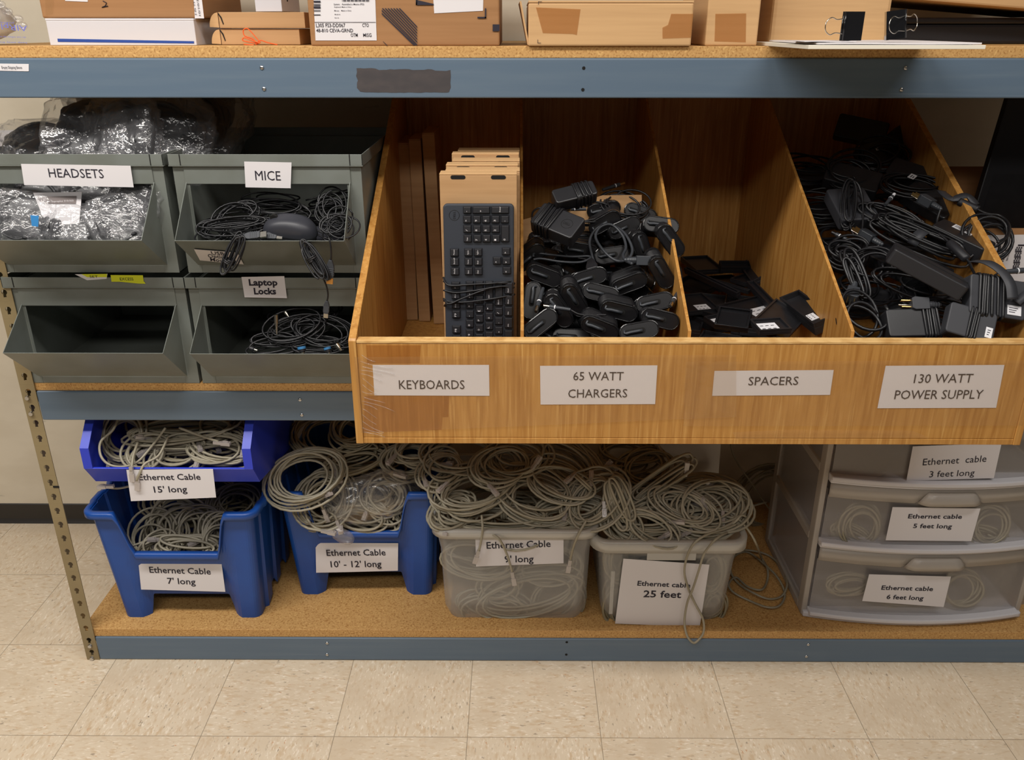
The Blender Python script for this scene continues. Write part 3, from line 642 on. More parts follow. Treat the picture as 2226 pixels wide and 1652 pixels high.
# ---------------------------------------------------------------- giant blue stacking bins
def giant_bin(label, xc, yf, group):
    z0 = ZD; t = thing('stacking_bin', label, 'bin', (xc, yf+.18, z0), group)
    h, lip, dep = .326, .208, .36; S = []
    def hw(z): return .176+.021*z/h
    def fy(x, z):
        k = min(1, max(0, (.152-abs(x))/.035)); return yf-.022*z/h+.030*k*max(0, 1-z/.20)
    fx = [-1, -.93, -.88, -.82, -.755, -.73, -.70, -.66, -.61, -.59, -.5, -.25, 0, .25, .5, .59, .61, .66, .70, .73, .755, .82, .88, .93, 1]
    cols = []                                           # each column: fn(z)->point, bottom, top
    for s in fx:
        a = abs(s)*.19
        top = lip if a < .120 else (lip+(h-lip)*(a-.120)/.022 if a < .142 else h); bot = .062 if a < .115 else (.062*(1-(a-.115)/.018) if a < .133 else 0)
        cols.append((lambda z, s=s: Vector((xc+s*(hw(z)-.02), fy(s*.19, z), z0+z)), bot, top))
    def corner(sx, sy, rev):
        L = []
        for k in range(1, 6):
            a = PI/2*k/6
            L.append((lambda z, a=a: Vector((xc+sx*(hw(z)-.02+.02*math.sin(a)), (yf-.022*z/h+.02*(1-math.cos(a))) if sy < 0 else (yf+dep-.02*(1-math.cos(a))), z0+z)), 0, h))
        return L[::-1] if rev else L
    def sidec(sx, ys):
        L = []
        for y, o_ in ys:
            L.append((lambda z, y=y, o_=o_: Vector((xc+sx*(hw(z)+o_*(1-.5*z/h)), yf-.022*z/h*(1-y/dep)+y, z0+z)), .0 if y < .06 else (.012 if o_ else .03), h))
        return L
    ys = [(.02, 0), (.045, 0), (.05, .008), (.085, .008), (.09, 0), (.13, 0), (.135, .008), (.17, .008), (.175, 0), (.22, 0), (.225, .008), (.26, .008), (.265, 0), (.34, 0)]
    cols += corner(1, -1, False)+sidec(1, ys)+corner(1, 1, True)
    cols += [(lambda z, s=s: Vector((xc+s*(hw(z)-.02), yf+dep, z0+z)), .03, h) for s in (.9, .5, 0, -.5, -.9)]
    cols += corner(-1, 1, False)+sidec(-1, ys[::-1])+corner(-1, -1, True)
    NV = 9; V = []; n = len(cols)
    for fn, b0, t0 in cols:
        for j in range(NV): V.append(fn(b0+(t0-b0)*j/(NV-1)))
    m = MB().add(V, [(i*NV+j, ((i+1) % n)*NV+j, ((i+1) % n)*NV+j+1, i*NV+j+1) for i in range(n) for j in range(NV-1)])
    obj('bin_wall', m, K['blue'], t, solid=.0028, solid_off=-1)
    obj('bin_floor', MB().box(xc-.172, xc+.172, yf+.03, yf+dep-.004, z0+.064, z0+.068), K['blue'], t)
    top = [fn(t0)+Vector((0, 0, .001)) for fn, b0, t0 in cols]
    cen = Vector((xc, yf+.18, 0)); V = []; off = [(0, .004), (.012, .004), (.015, 0), (.015, -.012), (.011, -.014), (.010, -.002), (0, -.003)]
    for i, p in enumerate(top):
        d = (top[(i+1) % n]-top[i-1]); nx = Vector((d.y, -d.x, 0)).normalized()
        for o_, dz in off: V.append(p+nx*o_+Vector((0, 0, dz)))
    k = len(off)
    obj('rolled_rim', MB().add(V, [(i*k+j, ((i+1) % n)*k+j, ((i+1) % n)*k+(j+1) % k, i*k+(j+1) % k) for i in range(n) for j in range(k)], True), K['blue'], t)
    return t
b7 = giant_bin('blue stacking bin with Ethernet Cable 7\' long sign, under the violet-blue bin', -.831, .050, 'giant blue stacking bins')
b10 = giant_bin('blue stacking bin with Ethernet Cable 10\' - 12\' long sign', -.402, .147, 'giant blue stacking bins')
P7 = FY(.044); P10 = FY(.141)
paper(b7, [(301, 1221), (482, 1226), (490, 1286), (307, 1281)], P7, [cap('Ethernet Cable', 326, 1244, 459, 1248, 12.5), cap("7' long", 365, 1268, 426, 1270, 12.5)], bold=.012)
paper(b10, [(686, 1180), (866, 1179), (865, 1240), (688, 1243)], P10, [cap('Ethernet Cable', 711, 1206, 839, 1205, 13), cap("10' - 12' long", 720, 1231, 830, 1230, 13)], bold=.012, curl=.003)
# the violet-blue bin on top
def open_bin():
    x0, x1 = -.992, -.603; t = thing('open_front_bin', 'violet-blue open front bin with Ethernet Cable 15\' long sign, stacked on a blue bin', 'bin', ((x0+x1)/2, .2, .437))
    prof = [(.030, .506), (-.006, .560), (-.006, .612), (.050, .668), (.335, .690), (.360, .446)]
    for a, b in ((x0, x0+.006), (x1-.006, x1)): obj('side_wall', MB().prism(prof, lambda u, v, w_: (w_, u, v), a, b), K['blue2'], t, bev=.0015)
    for a, b in ((x0, x0+.020), (x1-.020, x1)): obj('front_flange', MB().add([(a, -.0075, .560), (b, -.0075, .560), (b, -.0075, .612), (a, -.0075, .612), (a, .049, .6695), (b, .049, .6695)], [(0, 1, 2, 3), (3, 2, 5, 4)]), K['blue2'], t, solid=.003)
    obj('front_wall', MB().prism([(.028, .506), (-.008, .560), (-.003, .562), (.034, .509)], lambda u, v, w_: (w_, u, v), x0+.0002, x1-.0002), K['blue2'], t, bev=.001)
    obj('bin_floor', MB().prism([(.030, .506), (.360, .446), (.360, .4495), (.030, .5095)], lambda u, v, w_: (w_, u, v), x0+.006, x1-.006), K['blue2'], t)
    obj('back_wall', MB().box(x0+.006, x1-.006, .350, .356, .452, .688), K['blue2'], t)
    return t
b15 = open_bin()
n15 = Vector((0, -.054, -.036)).normalized()
paper(b15, [(275, 1021), (463, 1019), (470, 1081), (285, 1089)], FY(-.0105), [cap('Ethernet Cable', 303, 1043, 437, 1042, 12.5), cap("15' long", 336, 1070, 408, 1069, 13)], bold=.012)
# ---------------------------------------------------------------- clear tubs
def rr_path(x0, x1, y0, y1, r, k=6):
    P = []
    for cx, cy, a0 in ((x1-r, y0+r, -PI/2), (x1-r, y1-r, 0), (x0+r, y1-r, PI/2), (x0+r, y0+r, PI)):
        for i in range(k+1): P.append((cx+r*math.cos(a0+PI/2*i/k), cy+r*math.sin(a0+PI/2*i/k)))
    return P
def tub(label, xb0, xb1, xt0, xt1, yb0, yb1, yt0, yt1, z1, rimw=.012, rimh=.018, notch=None, r=.03):
    t = thing('clear_tub', label, 'tub', ((xb0+xb1)/2, (yb0+yb1)/2, ZD), 'clear plastic tubs'); L = []; nv = 8
    for j in range(nv+1):
        f = j/nv; g = max(0, 1-f*9); ins = .010*g*g; st = .004 if f > .86 else 0
        p = rr_path(xb0+(xt0+rimw-xb0)*f+ins-st, xb1+(xt1-rimw-xb1)*f-ins+st, yb0+(yt0+rimw-yb0)*f+ins-st, yb1+(yt1-rimw-yb1)*f-ins+st, r)
        L.append([Vector((x, y, ZD+(z1-ZD)*f)) for x, y in p])
    n = len(L[0]); V = [p for l in L for p in l]
    m = MB().add(V, [(j*n+i, j*n+(i+1) % n, (j+1)*n+(i+1) % n, (j+1)*n+i) for j in range(nv) for i in range(n)], True)
    m.add(L[0], [tuple(range(n-1, -1, -1))])
    obj('tub_wall', m, K['clear'], t)
    off = [(0, .002), (rimw-.002, .002), (rimw, 0), (rimw, -rimh), (rimw-.002, -rimh)]; V = []; top = L[-1]
    for i, p in enumerate(top):
        d = top[(i+1) % n]-top[i-1]; nx = Vector((d.y, -d.x, 0)).normalized()
        dp = 0
        if notch and nx.y < -.9 and notch[0] < p.x < notch[1]: dp = .012
        for o_, dz in off: V.append(p+nx*o_+Vector((0, 0, dz-dp)))
    k = len(off)
    obj('tub_rim', MB().add(V, [(i*k+j, ((i+1) % n)*k+j, ((i+1) % n)*k+j+1, i*k+j+1) for i in range(n) for j in range(k-1)], True), K['clearrim'], t, solid=.0015)
    return t
t9 = tub('clear tub with Ethernet Cable 9\' long sign, heaped with grey cable', -.181, .178, -.202, .198, .044, .40, .026, .42, .372)
t25 = tub('clear tub with Ethernet cable 25 feet sign, heaped with grey cable', .219, .530, .187, .561, .040, .34, .016, .36, .348, rimw=.014, rimh=.026)
nx0, nx1 = U(1407, 1200, Y=.014).x, U(1514, 1200, Y=.014).x
obj('latch_plate', MB().box(nx0, nx1, .0125, .0150, .300, .336), K['clearrim'], t25, bev=.001)
obj('side_bracket', MB().box(.236, .246, .036, .039, .12, .25), K['clearrim'], t25, bev=.001)
paper(t9, [(1033, 1158), (1225, 1154), (1225, 1224), (1035, 1231)], FY(.032), [cap('Ethernet Cable', 1058, 1192, 1197, 1188, 14), cap("9' long", 1097, 1222, 1160, 1221, 14)], bold=.012)
pl25 = (Vector((.4, .0245, .2)), Vector((0, -1, -.03)).normalized())
paper(t25, [(1355, 1214), (1542, 1227), (1521, 1362), (1337, 1355)], pl25, [cap('Ethernet cable', 1385, 1272, 1500, 1277, 10), cap('25 feet', 1398, 1297, 1480, 1299, 14)], bold=.018)
tub('sliver of another clear storage box at the right end of the bottom deck', 1.306, 1.384, 1.304, 1.386, .105, .40, .10, .41, .40, rimw=.004, r=.012)
obj('lid_panel', MB().prism([(.372, .0945), (.376, .0945), (.420, .505), (.416, .505)], lambda u, v, w_: (w_, u, v), .262, .575), K['clearrim'], thing('tub_cover', 'translucent tub lid leaning on edge behind the 25 feet cable tub', 'lid', (.42, .39, ZD)), bev=.001)
# ---------------------------------------------------------------- three drawer unit
DX0, DX1, DYF, DYB = .736, 1.298, .072, .415
du = thing('drawer_unit', 'translucent three drawer plastic unit of ethernet cables on the bottom deck', 'drawer unit', ((DX0+DX1)/2, .24, ZD))
BOW = .036
def fyb(x, y0): q = (x-(DX0+DX1)/2)/((DX1-DX0)/2); return y0-BOW*(1-q*q)
def curved(x0, x1, z0, z1, y0, n=18, arch=None, th=0):
    V = []; 
    for i in range(n+1):
        x = x0+(x1-x0)*i/n; zb = z0+(arch(x) if arch else 0); V += [(x, fyb(x, y0), zb), (x, fyb(x, y0), z1)]
    return MB().add(V, [(2*i, 2*i+2, 2*i+3, 2*i+1) for i in range(n)], True)
def cbar(x0, x1, z0, z1, ya, yb, n=18):                # bowed bar between depths ya (front) and yb (straight back)
    V = []; F_ = []
    for i in range(n+1):
        x = x0+(x1-x0)*i/n; V += [(x, fyb(x, ya), z0), (x, fyb(x, ya), z1), (x, yb, z1), (x, yb, z0)]
    for i in range(n):
        for k in range(4): F_.append((4*i+k, 4*i+(k+1) % 4, 4*i+4+(k+1) % 4, 4*i+4+k)[::-1])
    return MB().add(V, F_+[(0, 1, 2, 3), (4*n+3, 4*n+2, 4*n+1, 4*n)])
for x, sx in ((DX0, 1), (DX1, -1)):
    s = obj('side_frame', MB().add([(x+sx*.006, DYF, ZD+.002), (x+sx*.006, DYB, ZD+.002), (x+sx*.006, DYB, .702), (x+sx*.006, DYF, .702)], [(0, 1, 2, 3)]), K['drawer'], du)
    for a, b, c_, e in ((DYF-.002, DYF+.030, ZD, .70), (DYB-.028, DYB, ZD, .70)): obj('post', MB().box(min(x, x+sx*.014), max(x, x+sx*.014), a, b, c_, e), K['frame'], s, bev=.003)
    for zz in (ZD, .306, .500, .690): obj('rail', MB().box(min(x, x+sx*.012), max(x, x+sx*.012), DYF+.03, DYB-.028, zz, zz+.022), K['frame'], s, bev=.002)
obj('back_panel', MB().quad((DX0+.01, DYB-.004, ZD), (DX1-.01, DYB-.004, ZD), (DX1-.01, DYB-.004, .70), (DX0+.01, DYB-.004, .70)), K['drawer'], du)
obj('top_panel', cbar(DX0, DX1, .700, .706, DYF-.004, DYB), K['frame'], du, bev=.001)
obj('base_shelf', cbar(DX0+.002, DX1-.002, ZD+.001, ZD+.016, DYF-.010, DYB), K['white'], du, bev=.003)
for zz in (.306, .488): obj('shelf', cbar(DX0+.016, DX1-.016, zz, zz+.014, DYF-.008, DYB-.03), K['white'], du, bev=.003)
DR = []
for z0, z1, sw in ((.113, .304, .03), (.323, .486, .03), (.506, .690, .03)):
    x0, x1 = DX0+.018, DX1-.018; d = obj('drawer', MB(), K['drawer'], du)
    m = curved(x0, x1, z0, z1-.034, DYF+.001); ya = DYF-.002
    m.add([(x0, DYF, z0), (x1, DYF, z0), (x1, DYB-.04, z0), (x0, DYB-.04, z0)], [(0, 1, 2, 3)])
    m.add([(x0, DYF, z0), (x0, DYB-.04, z0), (x0, DYB-.04, z1-.02), (x0, DYF, z1-.02)], [(0, 1, 2, 3)]); m.add([(x1, DYF, z0), (x1, DYB-.04, z0), (x1, DYB-.04, z1-.02), (x1, DYF, z1-.02)], [(0, 1, 2, 3)])
    off = Vector(du['_base']); me = d.data; me.from_pydata([tuple(p-off) for p in m.v], [], m.f); me.update()
    xc = (x0+x1)/2+.012
    def arch(x): 
        q = abs(x-xc); return .020*min(1, max(0, (.078-q)/.018))
    obj('drawer_top_strip', curved(x0, x1, z1-.036, z1, DYF-.005, 60, arch), K['frame'], d, solid=.003)
    V = []; n = 20                                      # the scooped finger pull
    for i in range(n+1):
        s_ = -1+2*i/n; e = min(1, math.sin(PI*i/n)*2.6)
        for hw_, oy, zz in ((.054, .001, -.006), (.060, .010*e+.001, -.012), (.068, .014*e+.001, -.024), (.076, .013*e+.001, -.034), (.074, .002, -.034)): x = xc+hw_*s_; V.append((x, fyb(x, DYF-.006)-oy, z1+zz))
    obj('handle', MB().add(V, [(5*i+k, 5*i+5+k, 5*i+6+k, 5*i+1+k) for i in range(n) for k in range(4)], True), K['frame'], d, solid=.002)
    obj('drawer_lip', cbar(x0-.004, x1+.004, z0-.006, z0+.006, DYF-.020, DYF+.004), K['white'], d, bev=.003)
    DR.append(d)
PD = FY(DYF-BOW-.0035)
paper(DR[2], [(1984, 970), (2177, 963), (2160, 1039), (1970, 1045)], PD, [cap('Ethernet  cable', 2005, 1011, 2143, 1003, 14), cap('3 feet long', 2019, 1037, 2117, 1033, 13)])
paper(DR[1], [(1940, 1102), (2131, 1105), (2111, 1176), (1925, 1174)], PD, [cap('Ethernet cable', 1973, 1126, 2090, 1127, 9), cap('5 feet long', 1984, 1147, 2068, 1148, 9)], bold=.018)
paper(DR[0], [(1889, 1248), (2067, 1253), (2051, 1319), (1874, 1306)], PD, [cap('Ethernet cable', 1915, 1281, 2027, 1284, 9), cap('6 feet long', 1926, 1301, 2006, 1304, 9)], bold=.018)
# ---------------------------------------------------------------- the coils, container by container
G9, G25, G7, G10, G15 = ['cables heaped in the %s' % s for s in ("9' clear tub", '25 feet clear tub', "7' blue bin", "10' - 12' blue bin", "15' violet-blue bin")]
# 9' tub, heap
A = coil
A('wide grey cable coil at the back left of the 9\' tub heap', at(1000, 985, .20), .085, .06, 8, .012, .35, .1, 0, group=G9)
A('grey cable coil at the back middle of the 9\' tub heap, round loop', at(1128, 990, .17), .066, .050, 9, .011, .55, -.1, .2, group=G9)
A('grey cable coil tucked behind the middle of the 9\' tub heap', at(1085, 1012, .145), .062, .045, 8, .012, .6, .2, .4, group=G9)
A('grey cable coil leaning at the back right of the 9\' tub heap', at(1235, 1005, .17), .080, .042, 10, .013, .7, 0, -.75, group=G9)
c5 = A('grey cable coil slanting across the right middle of the 9\' tub heap', at(1212, 1042, .125), .078, .044, 10, .013, .75, 0, -.35, group=G9)
A('big grey cable bundle in the centre of the 9\' tub heap', at(1165, 1085, .10), .088, .055, 12, .016, .7, 0, -.3, group=G9, ends=2)
c3 = A('grey cable bundle at the left of the 9\' tub heap, over the rim', at(1030, 1065, .11), .088, .058, 12, .016, .55, .1, .3, group=G9, ends=2)
c4 = A('long flat grey cable bundle along the front rim of the 9\' tub', at(1085, 1128, .075), .115, .032, 12, .012, .45, 0, -.05, group=G9, wrap=3)
c8 = A('knotted grey cable bundle at the right rim of the 9\' tub', at(1290, 1085, .085), .072, .050, 11, .015, .9, -.2, .9, group=G9, wrap=2)
A('grey cable coil at the right front corner of the 9\' tub heap', at(1235, 1118, .085), .085, .035, 10, .014, .5, 0, .15, group=G9)
A('grey cable coil at the left front corner of the 9\' tub', at(985, 1110, .085), .055, .038, 8, .012, .5, .3, .5, group=G9)
A('grey cable coil bulging over the left edge of the 9\' tub toward the blue bin', at(960, 1020, .15), .052, .042, 7, .010, .6, .3, .5, group=G9)
end_px(c4, [(1047, 1120), (1049, 1150), (1044, 1185), (1038, 1205)], [.045, .022, .020, .020])
end_px(c4, [(1065, 1158), (1085, 1172), (1100, 1200), (1110, 1230), (1115, 1252)], [.03, .012, .016, .02, .02])
end_px(c8, [(1275, 1130), (1258, 1160), (1246, 1190), (1238, 1225)], [.03, .012, .016, .02])
for i, (x, y, Y, rx, ry, tl, ip, lab) in enumerate(((1040, 1215, .075, .085, .045, 1.35, -.1, 'grey cable loops seen through the upper left front of the 9\' tub'), (1150, 1290, .075, .120, .050, 1.40, .25, 'long slanting grey cable loops seen through the front of the 9\' tub'),
      (1085, 1270, .085, .050, .042, 1.4, .3, 'small round grey cable loop seen through the middle of the 9\' tub'), (1075, 1320, .075, .085, .040, 1.35, -.15, 'grey cable loops seen low at the left through the 9\' tub'),
      (1210, 1300, .095, .060, .050, 1.3, .5, 'grey cable loops seen low at the right through the 9\' tub'), (1190, 1225, .10, .075, .045, 1.2, .1, 'grey cable loops seen behind the right of the 9\' long sign'))):
    A(lab, at(x, y, Y), rx, ry, 6, .010, tl, 0, ip, group=G9, ends=0)
for i, (x, y, z) in enumerate(((-.08, .22, .30), (.08, .22, .29), (0, .30, .35), (-.08, .20, .18), (.08, .22, .16), (0, .14, .34))):
    A('grey cable coil showing only between the others deep inside the 9\' tub', (x, y, z), .085, .075, 9, .02, .2, i, 0, group=G9+', deep', ends=0)
# 25 feet tub
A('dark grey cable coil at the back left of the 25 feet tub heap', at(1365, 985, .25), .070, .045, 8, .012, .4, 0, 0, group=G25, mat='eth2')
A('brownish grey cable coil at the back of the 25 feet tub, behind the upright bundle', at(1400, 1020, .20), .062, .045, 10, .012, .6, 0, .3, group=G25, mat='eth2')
A('tight straight bundle of grey cable standing up at a slant in the 25 feet tub', at(1435, 1047, .14), .088, .013, 9, .013, 1.2, 0, .62, group=G25, sq=3)
A('grey cable bundle folded across the middle of the 25 feet tub heap', at(1485, 1098, .10), .072, .038, 10, .013, .7, 0, -.35, group=G25, ends=2)
c25 = A('large round grey cable coil at the right of the 25 feet tub heap', at(1543, 1105, .10), .085, .058, 11, .015, .65, 0, .25, group=G25)
A('grey cable coil with wide arched turns at the back right of the 25 feet tub', at(1530, 1075, .16), .075, .045, 8, .014, .55, 0, -.1, group=G25)
A('narrow upright grey cable bundle at the left edge of the 25 feet tub', at(1345, 1090, .07), .055, .014, 8, .010, 1.2, 0, -1.2, group=G25, sq=2.6)
A('grey cable strands at the front left inside the 25 feet tub rim', at(1345, 1135, .07), .055, .032, 9, .012, .9, 0, -1.0, group=G25)
A('grey cable loop drooping over the notch of the 25 feet tub', at(1420, 1148, .045), .062, .030, 4, .008, 1.0, 0, -.5, group=G25)
A('grey cable coil in the front middle of the 25 feet tub', at(1420, 1130, .085), .080, .035, 9, .014, .5, 0, .1, group=G25)
A('grey cable coil along the front right rim of the 25 feet tub', at(1525, 1145, .075), .080, .026, 8, .012, .45, 0, .15, group=G25)
m = MB().tube(smooth([U(x, y, Y=Y) for x, y, Y in ((1600, 1140, .06), (1575, 1150, .04), (1530, 1165, .012), (1502, 1190, .001), (1488, 1235, .004), (1494, 1272, .008), (1510, 1310, .010), (1528, 1345, .008), (1529, 1375, .002), (1515, 1394, -.006), (1505, 1396, -.008), (1493, 1380, -.004), (1488, 1350, .004), (1494, 1310, .003), (1506, 1280, .001), (1519, 1240, .002), (1530, 1205, .001), (1548, 1180, .004), (1565, 1165, .015), (1580, 1158, .04))], 6), .0030, 6)
solo('ethernet_cable', m, K['eth'], 'grey cable hanging in a figure eight over the 25 feet sign', 'cable', G25)
m = MB().tube(smooth([U(x, y, Y=Y) for x, y, Y in ((1560, 1160, .07), (1597, 1135, .06), (1612, 1120, .07), (1624, 1128, .08), (1622, 1148, .09))]+[U(1600, 1135, Y=.10)], 6), .0031, 6)
o = solo('ethernet_cable', m, K['eth'], 'grey cable curling out over the right rim of the 25 feet tub', 'cable', G25)
P = smooth([U(x, y, Y=Y) for x, y, Y in ((1600, 1128, .06), (1625, 1160, .07), (1645, 1200, .09), (1655, 1232, .11), (1660, 1247, .12))]+[Vector(U(1655, 1245, Z=ZD+.01))]+[U(x, y, Z=ZD+.004) for x, y in ((1640, 1238), (1615, 1222))], 6)
for x, y, Y, rx, ry, tl, ip, lab in ((1420, 1230, .06, .07, .045, 1.35, .2, 'grey cable loops behind the top of the 25 feet sign'), (1345, 1215, .06, .030, .050, 1.4, 0, 'grey cable loops seen at the upper left through the 25 feet tub'), (1340, 1310, .06, .028, .050, 1.4, 0, 'grey cable loops seen at the lower left through the 25 feet tub'), (1545, 1240, .065, .032, .05, 1.4, 0, 'grey cable loops seen at the upper right through the 25 feet tub'), (1548, 1315, .065, .03, .038, 1.4, 0, 'grey cable loops seen at the lower right through the 25 feet tub')):
    A(lab, at(x, y, Y), rx, ry, 7, .009, tl, 0, ip, group=G25, ends=0, mat='eth2')
for i, (x, y, z) in enumerate(((.31, .2, .30), (.44, .2, .29), (.38, .26, .33), (.32, .17, .17), (.45, .2, .17))): A('grey cable coil showing only between the others deep inside the 25 feet tub', (x, y, z), .07, .07, 9, .02, .2, i, 0, group=G25+', deep', ends=0, mat='eth2')
# loops lying on the deck to the right of the tub
pts = []
for px in ((1586, 1205), (1600, 1196), (1635, 1197), (1672, 1208), (1700, 1235), (1711, 1268), (1700, 1295), (1672, 1302), (1640, 1290), (1605, 1268), (1588, 1240), (1596, 1210), (1625, 1200), (1660, 1225), (1690, 1255), (1706, 1290), (1695, 1316), (1668, 1320), (1630, 1306), (1595, 1288), (1584, 1270), (1600, 1255), (1625, 1275), (1655, 1282), (1668, 1262), (1668, 1235), (1655, 1212), (1645, 1185), (1632, 1160), (1612, 1135), (1600, 1126)): pts.append(px)
m = MB(); Q = [U(x, y, Z=ZD+.006+.006*(i % 3)) for i, (x, y) in enumerate(pts[:27])]+[U(x, y, Y=Y) for (x, y), Y in zip(pts[27:], (.10, .085, .07, .07))]
m.tube(smooth(Q, 6), .0030, 6)
solo('ethernet_cable', m, K['eth'], 'loose loops of grey cable lying on the deck beside the drawers', 'cable')
A('dark coil of grey cable standing on edge behind the drawer unit', at(1668, 1085, .52), .105, .095, 8, .012, 1.35, .3, 0, mat='eth2', ends=0)
m = MB().tube(smooth([U(x, y, Y=Y) for x, y, Y in ((1588, 930, .5), (1590, 975, .5), (1605, 1010, .49), (1630, 1045, .48), (1660, 1090, .46), (1695, 1135, .45))], 6), .0026, 6)
solo('ethernet_cable', m, K['eth2'], 'single grey cable hanging down the back wall left of the drawer unit', 'cable')
m = MB().tube(smooth([U(x, y, Y=Y) for x, y, Y in ((1600, 1118, .16), (1625, 1105, .2), (1645, 1097, .28), (1665, 1092, .36))], 6), .0030, 6)
solo('ethernet_cable', m, K['eth'], 'grey cable reaching from the 25 feet tub back to the drawer unit', 'cable')
# 7' bin
A('round upright grey cable coil in the middle of the 7\' bin', at(392, 1140, .16), .062, .056, 8, .012, 1.15, 0, 0, group=G7)
A('grey cable coil beside the round coil, at the right in the 7\' bin', at(430, 1150, .15), .055, .052, 7, .013, 1.05, .2, .3, group=G7)
A('grey cable coil at the left of the 7\' bin', at(345, 1160, .14), .055, .050, 8, .013, .9, -.2, .4, group=G7)
A('flat grey cable coil at the front of the 7\' bin against the lip', at(410, 1188, .085), .075, .026, 7, .010, .5, 0, -.05, group=G7, ends=2)
A('grey cable coil at the front right corner of the 7\' bin', at(480, 1170, .11), .040, .050, 7, .012, 1.0, .3, .2, group=G7)
A('grey cable coil at the front left corner of the 7\' bin', at(345, 1190, .095), .045, .030, 7, .010, .6, 0, .2, group=G7)
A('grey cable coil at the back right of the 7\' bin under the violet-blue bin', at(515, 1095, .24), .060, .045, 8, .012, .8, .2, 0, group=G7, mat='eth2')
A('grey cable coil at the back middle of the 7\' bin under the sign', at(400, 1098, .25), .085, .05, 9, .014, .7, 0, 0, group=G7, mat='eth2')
for i, (x, y, z) in enumerate(((-.90, .22, .235), (-.76, .22, .235), (-.84, .32, .29), (-.83, .16, .23))): A('grey cable coil showing only between the others deep inside the 7\' bin', (x, y, z), .075, .075, 9, .022, .15, i, 0, group=G7+', deep', ends=0, mat='eth2')
m = MB().tube(smooth([U(x, y, Y=Y) for x, y, Y in ((236, 1060, .03), (262, 1061, .05), (300, 1052, .08), (330, 1045, .12))], 5), .0029, 6); o = solo('ethernet_cable', m, K['eth'], 'grey cable end poking out left under the violet-blue bin', 'cable', G15); put_plug(o, o.data.vertices[0].co.copy()+Vector((0, 0, 0)), Vector((-1, 0, -.05)))
# 15' bin
A('wide loops of grey cable across the back of the violet-blue bin', at(400, 915, .14), .125, .05, 8, .016, .5, 0, 0, group=G15, ends=0)
A('grey cable coil at the left of the violet-blue bin', at(270, 950, .09), .050, .055, 8, .013, .9, -.2, .3, group=G15)
A('long flat grey cable bundle across the middle of the violet-blue bin', at(400, 945, .09), .120, .032, 9, .013, .5, 0, .1, group=G15)
A('grey cable coil at the right front of the violet-blue bin', at(480, 980, .055), .065, .030, 8, .012, .6, 0, -.15, group=G15, ends=2)
A('grey cable loops in the front middle of the violet-blue bin', at(385, 985, .06), .060, .040, 7, .011, .9, 0, .2, group=G15)
A('grey cable coil at the front left of the violet-blue bin', at(320, 985, .055), .045, .035, 6, .010, 1.0, .2, .4, group=G15)
A('grey cable coil at the back right of the violet-blue bin', at(500, 930, .13), .055, .05, 8, .014, .7, .2, 0, group=G15, mat='eth2')
A('grey cable coil showing only between the others deep inside the violet-blue bin', (-.80, .18, .565), .13, .09, 10, .02, .15, 0, 0, group=G15+', deep', ends=0, mat='eth2')
m = MB().tube(smooth([U(x, y, Y=Y) for x, y, Y in ((360, 930, .06), (330, 970, .04), (300, 1003, .012), (270, 1014, .0), (238, 1010, .004), (219, 990, .01), (219, 960, .03), (245, 935, .05), (255, 912, .07))], 6), .003, 6)
solo('ethernet_cable', m, K['eth'], 'single grey cable looping over the front left lip of the violet-blue bin', 'cable', G15)
m = MB().tube(smooth([U(x, y, Y=Y) for x, y, Y in ((365, 950, .05), (345, 990, .02), (315, 1008, -.002), (303, 1030, -.016), (297, 1044, -.017))], 6), .0031, 6); o = solo('ethernet_cable', m, K['eth'], 'grey cable end with clear plug hanging lowest over the 15\' long sign', 'cable', G15); P_ = o.data.vertices; put_plug(o, P_[len(P_)-3].co.copy(), Vector((-.2, 0, -1)))
m = MB().tube(smooth([U(x, y, Y=Y) for x, y, Y in ((300, 960, .05), (290, 990, .012), (287, 1012, -.008), (285, 1024, -.016))], 6), .0031, 6); o = solo('ethernet_cable', m, K['eth'], 'grey cable end with plug hanging over the left corner of the 15\' sign', 'cable', G15); P_ = o.data.vertices; put_plug(o, P_[len(P_)-3].co.copy(), Vector((-.05, 0, -1)))
m = MB().tube(smooth([U(x, y, Y=Y) for x, y, Y in ((390, 930, .07), (430, 945, .05), (475, 960, .03))], 6), .0031, 6); o = solo('ethernet_cable', m, K['eth'], 'grey cable end with clear plug lying across the right of the violet-blue bin', 'cable', G15); P_ = o.data.vertices; put_plug(o, P_[len(P_)-3].co.copy(), Vector((1, 0, -.12)))
# 10' - 12' bin
A('big round grey cable coil spilling over the left rim of the 10\' - 12\' bin', at(664, 1036, .125), .085, .060, 9, .012, .85, 0, .3, group=G10, ends=2)
c2 = A('grey cable coil hanging inside the left of the 10\' - 12\' bin', at(705, 1085, .155), .055, .065, 9, .014, .9, .2, -.4, group=G10)
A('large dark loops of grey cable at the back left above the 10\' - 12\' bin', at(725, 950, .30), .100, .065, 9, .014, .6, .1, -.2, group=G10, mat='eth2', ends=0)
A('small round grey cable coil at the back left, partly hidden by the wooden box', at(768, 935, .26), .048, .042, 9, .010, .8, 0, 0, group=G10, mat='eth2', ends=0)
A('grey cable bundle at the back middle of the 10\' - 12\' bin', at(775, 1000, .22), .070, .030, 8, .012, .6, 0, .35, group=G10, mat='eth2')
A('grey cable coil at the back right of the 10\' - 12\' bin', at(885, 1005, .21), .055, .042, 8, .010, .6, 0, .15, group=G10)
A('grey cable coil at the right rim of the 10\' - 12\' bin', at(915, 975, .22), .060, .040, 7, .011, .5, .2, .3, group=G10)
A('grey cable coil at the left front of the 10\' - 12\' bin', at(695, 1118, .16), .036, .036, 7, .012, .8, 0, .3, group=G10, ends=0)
A('grey cable loop inside the front of the clear bag in the 10\' - 12\' bin', at(795, 1122, .15), .070, .030, 8, .012, .9, 0, -.2, group=G10)
